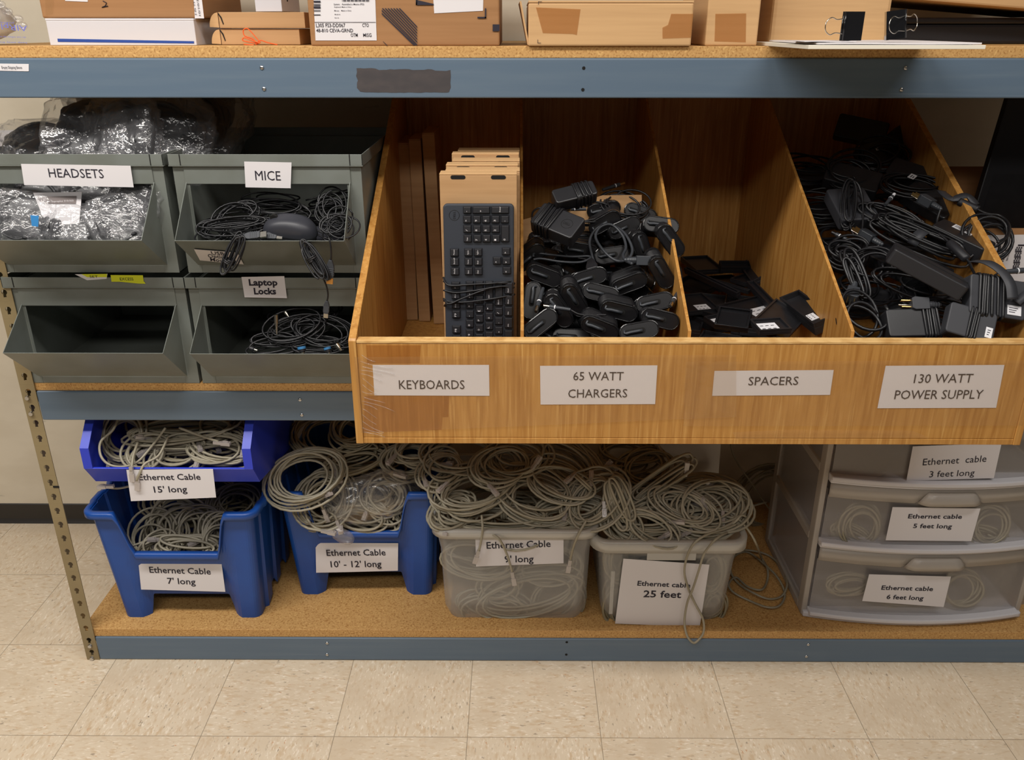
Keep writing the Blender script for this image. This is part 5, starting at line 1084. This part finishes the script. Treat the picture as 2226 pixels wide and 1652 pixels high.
boxy('black brick at the front edge left of the grey plug', *z13(740, 1370), *z13(1150, 1360), p13, .10, .055, .032, 'black', .5, .018, 5, .3, .95, GB)
boxy('black brick under the strapped bundle of cords', *z13(620, 560), *z13(1350, 900), p13, .15, .07, .03, 'blackg', .1, .004, 0, group=GB)
for i, (x, y, a, b, rl, lab) in enumerate(((1850, 400, 30, 8, .3, 'dark power brick at the left back of the 130 watt heap'), (1905, 340, 28, -10, .5, 'dark power brick at the middle back of the heap'), (1960, 300, 20, -18, .6, 'dark power brick highest at the back of the heap'), (1985, 395, 30, 10, .2, 'dark power brick behind the coiled cord with the white tag'), (1870, 290, 24, 5, .7, 'dark power brick at the far back left of the heap'), (2020, 450, 28, 16, .3, 'dark power brick near the right side panel'))):
    boxy(lab, x-a, y-b, x+a, y+b, p13, .12, .06, .03, 'black', rl, .012, 0, group=GB, sticker=((-.02, .01, -.012, .004) if i in (1, 2) else None))
for i in range(3, 14):
    R = random.Random(i+9); x = .665+.21*((i % 3)+.5)/3; y = -.2+.14*(i//3); z = .945+.42*(y+.25)-.05
    t = boxy('black power brick showing only between the cords of the 130 watt heap', 1900, 500, 1960, 500, p13, .11, .06, .034, 'black', 0, 0, 0, group=GB+', deep'); t.location = (x, y, z); t.rotation_euler = (.45, R.uniform(-.2, .2), R.uniform(-.5, .5))
    if i % 3 != 1:
        coil('black cord tangled low among the bricks of the 130 watt heap', (x, y, z+.022), .06, .04, 7, .014, .45, R.uniform(-1, 1), 0, mat='cord', r=.0026, ends=0, name='power_cable', cat='cord', group=GB+', deep')
def bcoil(label, x, y, rx, ry, turns, b, tilt, ip, lift=.02, r=.0027, mat='cord', sq=2.0): return coil(label, UP(*z13(x, y), p13)+n13*lift, rx, ry, turns, b, tilt, 0, ip, mat=mat, r=r, ends=0, name='power_cable', cat='cord', group=GB, sq=sq)
bc = bcoil('long black cord bundle held by a dark strap, slanting across the 130 watt heap', 1010, 560, .092, .020, 6, .010, .75, -.52, .045, .0031, sq=2.4)
Mx, _ = frame_px(*z13(960, 660), *z13(1120, 520), p13, 0, .060); V = []
for i in range(13):
    a = PI*i/12; V += [Vector((0, .024*math.cos(a), .018*math.sin(a)-.006))+Vector((s*.011, 0, 0)) for s in (-1, 1)]
Mx2, _ = frame_px(*z13(880, 500), *z13(1150, 640), p13, 0, .044)
obj('cord_strap', MB().join(MB().add(V, [(2*i, 2*i+1, 2*i+3, 2*i+2) for i in range(12)], True), rel(bc, Mx2)), K['strap'], bc, solid=.0015, local=True)
bcoil('black cord coil round the left end of the ridged brick', 520, 780, .040, .030, 4, .008, .8, .2, .03)
bcoil('black cord coil over the right side panel edge', 1740, 560, .045, .040, 6, .010, .9, .4, .038, .0031)
bcoil('wide loops of black cord in front of the ridged brick', 1060, 1060, .090, .026, 3, .008, .8, -.35, .03, .0026)
bcoil('black cord loops at the upper middle of the 130 watt heap', 740, 290, .065, .022, 5, .008, .8, -.45, .03, .0028)
bcoil('black cord loops beside the left divider', 290, 630, .038, .024, 6, .010, .7, .1, .02, .003)
bcoil('black cord bundle hanging straight in front of the flat brick', 290, 200, .014, .060, 5, .010, .8, -.2, .040, .0024, sq=2.6)
bcoil('black cord bundle at the lower left of the 130 watt heap', 340, 900, .012, .050, 4, .008, .8, .2, .028, .003, sq=2.6)
bcoil('black cord turns at the front left corner of the 130 watt heap', 440, 1340, .035, .040, 3, .010, .8, .4, .02, .0032)
bcoil('black cord turns right of the front brick', 1300, 1290, .040, .020, 6, .010, .8, -.3, .02, .0028)
bcoil('shiny coil of black cord with a white tag in the dark upper right', 960, -60, .060, .030, 7, .012, .6, -.15, .03, .0024)
bcoil('dark coil of cord at the upper back of the 130 watt heap', 650, -420, .055, .040, 7, .012, .6, .3, .02)
bcoil('dark coil of cord at the left back of the 130 watt heap', 300, -250, .050, .040, 7, .012, .7, .2, .02)
Mx, _ = frame_px(1958, 437, 1972, 425, p13, 0, .056); tg = thing('paper_tag', 'white printed tag on the dark cord coil in the 130 watt compartment', 'tag', (0, 0, 0)); obj('tag_sheet', MB().box(-.010, .010, -.007, .007, 0, .0006), K['stick'], tg, local=True); obj('print', MB().box(-.006, .002, -.004, -.002, .0006, .0009).box(-.006, .005, .001, .003, .0006, .0009), K['ink'], tg, local=True); place(tg, Mx)
def loose_plug(label, a, b, lift, roll, mat='cordg', tail=None):
    t = thing('mains_plug', label, 'plug', (0, 0, 0), GB); Mx, _ = frame_px(*z13(*a), *z13(*b), p13, roll, lift)
    t.location = Mx.translation; t['_base'] = tuple(Mx.translation); plug3(t, Matrix.Translation(-Mx.translation) @ Mx, mat)
    if tail: obj('cord', MB().tube(smooth([Mx @ Vector((-.036, 0, 0))]+[UP(*z13(*q), p13)+n13*(lift*.6) for q in tail], 6), .0030, 6), K['cord'], t)
    return t
loose_plug('three pin plug pointing up left at the top of the lit heap', (1140, 240), (960, 130), .045, .3, tail=[(1230, 330), (1270, 400), (1280, 520)])
loose_plug('grey three pin plug pointing left at the front of the 130 watt heap', (1050, 1210), (880, 1205), .050, -.5, 'strap', tail=[(1150, 1215), (1185, 1300), (1150, 1400)])
loose_plug('three pin plug with golden prongs at the left of the heap', (500, 530), (400, 470), .030, .3, tail=[(560, 590), (640, 640)])
loose_plug('plug with ribbed strain relief pointing down at the left divider', (335, 1050), (310, 1150), .024, 0, tail=[(360, 960), (400, 860)])
t = thing('ferrite_cable', 'fat ferrite bead on a cord ending in an angled tip, right of the ridged brick', 'cord', (0, 0, 0), GB)
P = [UP(*z13(*q), p13)+n13*.062 for q in ((1180, 600), (1290, 700), (1480, 890), (1530, 990), (1570, 1080), (1680, 1140))]
obj('ferrite_bead', MB().tube([P[1], P[1].lerp(P[2], .08), P[1].lerp(P[2], .92), P[2]], .0088, 12, rf=lambda f: .75 if f in (0, 1) else 1), K['blackm'], t)
obj('cord', MB().tube(smooth([P[0]]+[P[1], P[2]]+P[3:5], 6), .0027, 6), K['cord'], t); obj('angled_tip', MB().tube([P[4]-(P[5]-P[4])*.1, P[4].lerp(P[5], .5), P[5]], .0062, 10), K['black'], t)
t = thing('ferrite_cable', 'cord with ferrite bead held by the perforated strap at the upper right', 'cord', (0, 0, 0), GB)
P = [UP(*z13(*q), p13)+n13*.064 for q in ((1350, 250), (1400, 265), (1600, 355), (1700, 400), (1830, 420), (1920, 510), (1910, 640), (1800, 710))]
obj('ferrite_bead', MB().tube([P[1], P[1].lerp(P[2], .08), P[1].lerp(P[2], .92), P[2]], .0085, 12), K['blackm'], t); obj('cord', MB().tube(smooth(P, 6), .0030, 6), K['cord'], t)
def strap(label, pts, wd, lift, pl=p13):
    n = pl[1].normalized(); P = smooth([UP(*z13(*q[:2]), pl)+n*(lift+q[2]) for q in pts], 5); V = []
    for i, p in enumerate(P):
        d = (P[min(i+1, len(P)-1)]-P[max(i-1, 0)]).normalized(); s = d.cross(n).normalized(); V += [p-s*wd/2, p+s*wd/2]
    return solo('rubber_strap', MB().add(V, [(2*i, 2*i+1, 2*i+3, 2*i+2) for i in range(len(P)-1)], True), K['strap'], label, 'strap', GB, solid=.0018)
strap('wide rubber strap curving down to the right front of the 130 watt heap', ((1490, 1000, .0), (1600, 1110, .02), (1740, 1220, .022), (1840, 1330, .016), (1900, 1420, .0)), .020, .084)
strap('perforated rubber strap looped over the upper right of the 130 watt heap', ((1240, 80, .0), (1250, 170, .012), (1330, 250, .018), (1470, 230, .022), (1590, 290, .012)), .018, .050)
strap('dark rubber strap end at the right corner behind the front edge', ((1960, 1410, 0), (2080, 1340, .01), (2200, 1260, .012)), .016, .075)
barrel('barrel plug resting on the right side panel edge of the wooden box, pointing right', ((2170, 597), (2236, 592)), (Vector((.93, -.12, 1.085)), Vector((0, -.5, 1)).normalized()), .006, r=.0052, tail=[(2150, 608), (2135, 625), (2120, 645)], group=GB)
barrel('white tipped barrel plug in the upper middle of the 130 watt heap', (z13(640, 240), z13(740, 120)), p13, .05, 'stick', group=GB)
barrel('thin dark barrel plug beside the left divider of the 130 watt compartment', (z13(300, 550), z13(100, 450)), p13, .03, 'black', group=GB)
# ---------------------------------------------------------------- headsets, mice, locks in the steel bins
def headset_mb(s=1.0):
    m = MB(); m.tube([(.062*math.cos(PI*i/14), .072*math.sin(PI*i/14), 0) for i in range(15)], .006*s, 8, flat=1.8)
    for sx in (-1, 1): m.ell((sx*.060, -.012, 0), .014, .030, .026, 14, 8); m.ell((sx*.046, -.012, 0), .010, .027, .024, 12, 8)
    m.tube(smooth([(-.062, -.02, .01), (-.050, -.052, .02), (-.015, -.068, .022), (.01, -.062, .022)], 5), .0028, 6); m.ell((.014, -.061, .022), .009, .006, .006, 10, 6); return m
HS = headset_mb()
GH = 'bagged headsets'
def bagged(label, px, py, Y, rot, seed, sx=1.0, film='film', dark=True, sc_=1):
    c = at(px, py, Y); t = thing('bagged_headset', label, 'headset', (0, 0, 0), GH)
    m = MB().join(HS); obj('headset', m, K['black'], t, local=True)
    if dark:
        R = random.Random(seed); obj('headset_pouch', xform(crumple((0, 0, 0), .068, .060, .017, seed+30, 32, 16, .10, 5, .5), TR((0, .006, -.012))), K['black'], t, local=True)
    obj('plastic_bag', crumple((0, 0, 0), .090*sx, .080*sx, .026, seed, 48, 24, .24, 10, .5), K[film], t, local=True); t.location = c; t.rotation_euler = rot; t.scale = (sc_,)*3; return t
for i, (x, y, Y, rot, sx, lab) in enumerate(((205, 292, .10, (1.0, .2, .3), 1, 'bagged headset at the left front of the open top of the HEADSETS bin'), (262, 300, .07, (1.2, -.1, -.3), .95, 'bagged headset with brown label in the front middle of the open HEADSETS bin top'),
      (348, 298, .10, (1.1, .2, .2), 1.1, 'large dark bagged headset at the right front of the open HEADSETS bin top'), (270, 250, .22, (.5, .1, .5), 1.1, 'bagged headset lying flat on the heap, second row'), (330, 238, .28, (.8, -.2, -.2), 1.1, 'bagged headset at the top of the heap, right of the rear post'), (420, 268, .26, (.9, .3, 0), 1.2, 'bagged headset at the back right of the heap beside the MICE bin'),
      (245, 226, .34, (.6, 0, .6), 1.05, 'bagged headset highest at the back left, before the rear post'), (440, 230, .36, (.7, .1, .2), 1.2, 'dark bagged headset at the back of the heap under the beam'), (90, 322, .14, (.6, 0, .4), .9, 'bagged headset low at the left of the open HEADSETS bin top'))):
    bagged(lab, x, y, Y, rot, i+1, sx)
for i, (x, y, Y, rot, sx, dk, lab) in enumerate(((55, 475, -.005, (1.1, .2, .2), .95, True, 'bagged headset with a blue sticker at the left of the HEADSETS hopper'), (262, 478, -.010, (1.0, -.3, .5), .95, False, 'shiny crumpled bagged headset at the right of the HEADSETS hopper'), (298, 447, .02, (1.2, .2, -.3), .9, True, 'bagged headset at the upper right of the HEADSETS hopper'), (165, 492, .0, (.9, .1, 0), .8, True, 'bagged headset at the front middle of the HEADSETS hopper'), (200, 450, .06, (1.2, 0, .2), 1.0, True, 'bagged headset deep in the HEADSETS hopper behind the booklet'), (80, 445, .05, (1.2, 0, .2), 1.0, True, 'bagged headset deep at the left of the HEADSETS hopper'))):
    o = bagged(lab, x, y, Y, rot, i+21, sx, dark=dk, sc_=.70)
    if i == 0:
        pq = FY(-.062); st = obj('sticker', MB().add([UP(*q, pq)-o.location for q in ((66, 468), (84, 469), (83, 493), (69, 491))][::-1], [(0, 1, 2, 3)]), K['cyan2'], o, local=True, solid=.0006); st.matrix_parent_inverse = Matrix.Rotation(0, 4, 'X'); st.parent = None; st['label'] = 'small blue and white sticker on the headset bag in the hopper'; st['category'] = 'sticker'; st.location = o.location
pbk = (Vector((-.95, .004, 1.15)), Vector((.1, -1, .35)).normalized())
bk = thing('booklet', 'white instruction booklet with a grey band, inside the HEADSETS hopper', 'booklet', (-.95, -.02, 1.10))
q = [(72, 419), (178, 417), (172, 488), (150, 500), (100, 488)]
obj('booklet_page', MB().add([UP(x, y, pbk) for x, y in q][::-1], [tuple(range(5))]), K['paper'], bk, solid=.002)
obj('cover_band', MB().add([UP(x, y, pbk)+pbk[1]*.0012 for x, y in ((78, 428), (167, 426), (165, 443), (94, 443))][::-1], [(0, 1, 2, 3)]), K['grey'], bk)
tt = MB(); text_px(tt, 'Supraplus 315/325', 113, 440, 161, 438, 3.5, pbk, lift=.002); obj('lettering', tt, K['paper'], bk)
# mice
def mouse_mb():
    m = MB(); nu, nv = 28, 14; V = []
    for j in range(nv+1):
        th = PI/2*j/nv
        for i in range(nu):
            ph = 2*PI*i/nu; c, s = math.cos(ph), math.sin(ph); k = math.sin(th)**.55
            x = .054*k*math.copysign(abs(c)**.8, c); y = .029*k*math.copysign(abs(s)**.85, s)*(1-.10*math.cos(PI*x/.05)*.5); V.append((x, y, .036*math.cos(th)**.8*(1-.25*(x/.054)**2+.10*x/.054)))
    return m.add(V, [(j*nu+i, (j+1)*nu+i, (j+1)*nu+(i+1) % nu, j*nu+(i+1) % nu) for j in range(nv) for i in range(nu)]+[tuple(range(nv*nu+nu-1, nv*nu-1, -1))], True)
def mouse(label, c, rot):
    t = thing('computer_mouse', label, 'mouse', (0, 0, 0), 'mice in the MICE bin'); obj('mouse_shell', mouse_mb(), K['mouse'], t, local=True)
    obj('mouse_base', MB().prism(stadium(.106, .056, 10), lambda u, v, w_: (u, v, w_), -.003, .001), K['black'], t, local=True, bev=.001); obj('scroll_wheel', MB().cyl((-.030, -.003, .0285), (-.030, .003, .0285), .008, n=16), K['hole'], t, local=True)
    t.location = c; t.rotation_euler = rot; return t
mouse('dark grey computer mouse lying on top at the front of the MICE bin', at(632, 505, -.055), (.35, .12, -.10))
for i, (x, y, z, a) in enumerate(((-.60, .08, 1.04, .3), (-.46, .08, 1.04, 1.4), (-.39, .09, 1.04, 2.2), (-.55, .19, 1.045, .9), (-.42, .20, 1.045, 2.8), (-.53, .10, 1.075, 3.0))): mouse('computer mouse showing only between the cords in the MICE bin', (x, y, z), (.1, .1, a))['group'] = 'mice buried in the MICE bin'
GM = 'mouse cords in the MICE bin'
def mc(label, x, y, Y, rx, ry, t, b, tilt, ip, r=.0017, sq=2.0, yaw=0): return coil(label, at(x, y, Y), rx, ry, t, b, tilt, yaw, ip, mat='cord', r=r, ends=0, name='mouse_cable', cat='cord', group=GM, sq=sq)
mc('long bundle of black mouse cord reaching left from the mouse', 510, 492, -.05, .060, .012, 6, .007, .9, .08)
mc('loops of black mouse cord at the left back of the MICE hopper', 515, 470, -.01, .040, .028, 6, .009, .9, .3)
mc('knotted black mouse cord at the right end of the MICE hopper', 735, 490, -.055, .028, .022, 7, .010, .9, .4)
mc('black mouse cord in the dark upper right of the MICE hopper', 720, 450, .0, .025, .030, 6, .009, 1.0, .2)
mc('black mouse cord at the left corner of the MICE hopper', 470, 505, -.04, .030, .022, 5, .008, .8, .2)
mc('black mouse cord behind the mouse', 600, 455, .02, .060, .022, 6, .010, .8, -.1)
h1 = mc('tied bundle of mouse cord hanging over the lip, over the small label', 505, 552, -.112, .036, .008, 7, .006, 1.25, 1.15, .0017, 2.3)
h2 = mc('tied bundle of mouse cord hanging over the lip, right of centre', 683, 565, -.112, .038, .008, 8, .006, 1.25, -1.05, .0018, 2.3)
for o, x, y, an in ((h1, 498, 568, 1.15), (h2, 678, 560, -1.05)):
    c = at(x, y, -.116)-o.location; d = Vector((math.cos(an), 0, math.sin(an))); n = Vector((-d.z, 0, d.x)); obj('cord_knot', MB().tube([c+n*(.0105*math.cos(a*.6))+Vector((0, .0105*math.sin(a*.6), 0))+d*.0012*(a*.28-4) for a in range(30)], .0017, 6), K['cord'], o, local=True)
def cordY(name, label, pts, r, mat, cat='cord', group=None):
    return solo(name, MB().tube(smooth([U(x, y, Y=Y) for x, y, Y in pts], 6), r, 6), K[mat], label, cat, group)
def usb(o, p, d, tip='brass', s=1.0, up=Vector((0, -1, 0))):
    d = d.normalized(); v = up.cross(d).normalized(); u = d.cross(v); Mx = Matrix((d, v, u)).transposed().to_4x4(); Mx.translation = p-o.location
    m = MB().prism([(-.012, -.003), (0, -.0075), (.020, -.0075), (.024, -.006), (.024, .006), (.020, .0075), (0, .0075), (-.012, .003)], lambda a, b, c: (a*s, b*s, c*s), -.004, .004)
    for k in range(4): m.box((.004+.004*k)*s, (.006+.004*k)*s, -.0082*s, .0082*s, -.0044*s, .0044*s)
    b = obj('plug_grip', MB().join(m, Mx), K['cordg'], o, local=True, bev=.0008); obj('usb_contact', MB().join(MB().box(.024*s, .036*s, -.006*s, .006*s, -.0022*s, .0022*s), Mx), K[tip], b, local=True)
o = cordY('usb_cable', 'mouse cord hanging straight down ending in an orange tipped USB plug', ((705, 505, -.07), (714, 515, -.105), (719, 535, -.112), (720, 558, -.112), (718, 570, -.112)), .0017, 'cord', group=GM); usb(o, U(718, 578, Y=-.112), Vector((-.12, 0, -1)), 'usbtip')
o = cordY('usb_cable', 'lowest hanging mouse cord with small USB plug over the laptop locks hopper', ((700, 600, -.10), (709, 620, -.10), (713, 640, -.10), (711, 655, -.10)), .0017, 'cord', group=GM); usb(o, U(710, 663, Y=-.10), Vector((-.15, 0, -1)), 'chrome', .75)
o = cordY('usb_cable', 'mouse cord with USB plug lying left of the mouse, upper of two', ((500, 505, -.08), (515, 515, -.09), (528, 515, -.09)), .0017, 'cord', group=GM); usb(o, U(540, 514, Y=-.09), Vector((1, 0, .12)), 'chrome', 1.0, Vector((0, -.7, .7)))
o = cordY('usb_cable', 'mouse cord with USB plug lying just under the mouse', ((545, 510, -.06), (560, 508, -.07), (568, 510, -.075)), .0017, 'cord', group=GM); usb(o, U(578, 513, Y=-.08), Vector((1, 0, -.05)), 'chrome', .9, Vector((0, -.7, .7)))
for i, (x, y, Y) in enumerate(((-.60, .10, 1.10), (-.50, .06, 1.10), (-.40, .10, 1.10), (-.55, .22, 1.12), (-.42, .24, 1.12))): coil('black mouse cord tangled deep in the dark of the MICE bin', (x, y, Y), .06, .045, 7, .014, .3, i, 0, mat='cord', r=.0018, ends=0, name='mouse_cable', cat='cord', group=GM+', deep')
# laptop locks
GL = 'laptop locks'
def lc(label, x, y, Y, rx, ry, t, b, tilt, ip): return coil(label, at(x, y, Y), rx, ry, t, b, tilt, 0, ip, mat='cord', r=.0021, ends=0, name='lock_cable', cat='cable', group=GL)
lc('black coiled lock cable in the middle of the laptop locks hopper', 640, 715, -.01, .055, .030, 6, .010, .7, .3); lc('black coiled lock cable at the right of the laptop locks hopper', 705, 720, -.01, .060, .030, 6, .010, .7, -.2)
lc('black coiled lock cable at the front right of the laptop locks hopper', 690, 752, -.03, .050, .016, 6, .009, .6, 0); lc('black coiled lock cable at the front left of the laptop locks hopper', 590, 752, -.03, .050, .015, 6, .009, .6, .1)
lc('black lock cable deep in the laptop locks bin', 660, 690, .05, .070, .030, 7, .012, .6, .2)
def lock(label, a, b, Y, r, mat, cap_=None):
    t = thing('laptop_lock', label, 'lock', (0, 0, 0), GL); p, q = U(*a, Y=Y), U(*b, Y=Y-.004); d = q-p
    obj('lock_cylinder', MB().cyl(p, p+d*.45, r, r, 14).cyl(p+d*.45, p+d*.6, r*.75, r*.75, 14), K[mat], t, bev=.0006); obj('lock_tip', MB().cyl(p+d*.6, q, r*.6, r*.5, 12), K['chrome'], t)
    if cap_: obj('lock_cap', MB().cyl(p-d*.25, p+d*.1, r*1.15, r*1.15, 14), K[cap_], t, bev=.0008)
    return t
lock('silver cylinder lock standing upright in the laptop locks hopper', (600, 684), (602, 726), -.03, .0045, 'chrome'); lock('laptop lock with blue cap at the front middle of the hopper', (656, 757), (659, 772), -.075, .0075, 'black', 'cyan'); lock('laptop lock with blue cap at the front right of the hopper', (712, 758), (716, 772), -.075, .0065, 'black', 'cyan'); lock('silver headed lock at the right end of the laptop locks hopper', (731, 748), (742, 762), -.065, .006, 'chrome'); lock('small lock with silver tip behind the upright lock', (620, 678), (628, 690), .01, .004, 'chrome'); lock('small dim lock at the lower left of the laptop locks hopper', (545, 757), (560, 762), -.06, .005, 'black')
# ---------------------------------------------------------------- right of the wooden box
bx0, by0 = .962, .03; zt = U(2190, 497, Y=by0).z
t = thing('open_cardboard_box', 'open brown cardboard box with a shipping label, right of the wooden box', 'box', (1.15, .2, .7695)); q = MB(); k = .005; z0 = .7695
q.box(bx0, 1.35, by0, by0+k, z0, zt); q.box(bx0, 1.35, .40, .40+k, z0, zt); q.box(bx0, bx0+k, by0, .405, z0, zt); q.box(1.345, 1.35, by0, .405, z0, zt); q.box(bx0, 1.35, by0, .405, z0, z0+k); obj('box_body', q, K['card2'], t)
obj('flap', MB().add([(bx0, .405, zt), (1.35, .405, zt), (1.35, .47, zt+.06), (bx0, .47, zt+.06)], [(0, 1, 2, 3)]), K['card2'], t, solid=.004)
PL = FY(by0); lb = paper(t, [(2140, 511), (2290, 509), (2275, 612), (2128, 612)], PL, [], name='shipping_label'); mb = MB()
def vt(s_, xt, yt, xb_, yb_, h_):
    a, b = UP(xt, yt, PL)+Vector((0, -.002, 0)), UP(xb_, yb_, PL)+Vector((0, -.002, 0)); e = (b-a).normalized(); put_text(mb, s_, a, b, Vector((-e.z, 0, e.x)), h_, .02)
vt('NA GPZA', 2182, 534, 2172, 570, .0075); vt('TO MAT BOX 1096', 2195, 533, 2186, 566, .0032)
for k in range(9):
    x = 2207+k*1.6
    for j in range(14):
        if (k*7+j*5+(k*j) % 3) % 3: mb.add([UP(a, b, PL)+Vector((0, -.002, 0)) for a, b in ((x-j*.6, 536+j*4), (x+1.4-j*.6, 536+j*4), (x+1.4-j*.6, 539.5+j*4), (x-j*.6, 539.5+j*4))][::-1], [(0, 1, 2, 3)])
mb.add([UP(a, b, PL)+Vector((0, -.002, 0)) for a, b in ((2212, 531), (2240, 531), (2240, 534), (2212, 534))][::-1], [(0, 1, 2, 3)]); obj('lettering', mb, K['ink'], lb)
a, b = U(2098, 470, Y=.30), U(2196, 205, Y=.36)
t = thing('flat_screen', 'black flat screen standing in the open cardboard box, leaning', 'screen', (1.2, .33, z0+.006)); q = [(a.x, .30, a.z-.20), (1.335, .30, a.z-.20), (1.375, .362, b.z+.01), (b.x, .362, b.z+.01)]
obj('screen_panel', MB().add(q, [(0, 1, 2, 3)]), K['blackm'], t, solid=.02, bev=.003); obj('screen_bezel', MB().add([(p[0]+dx, p[1]-.0006, p[2]+dz) for p, dx, dz in zip(q, (.02, -.02, -.02, .02), (.02, .02, -.02, -.02))], [(0, 1, 2, 3)]), K['black'], t)
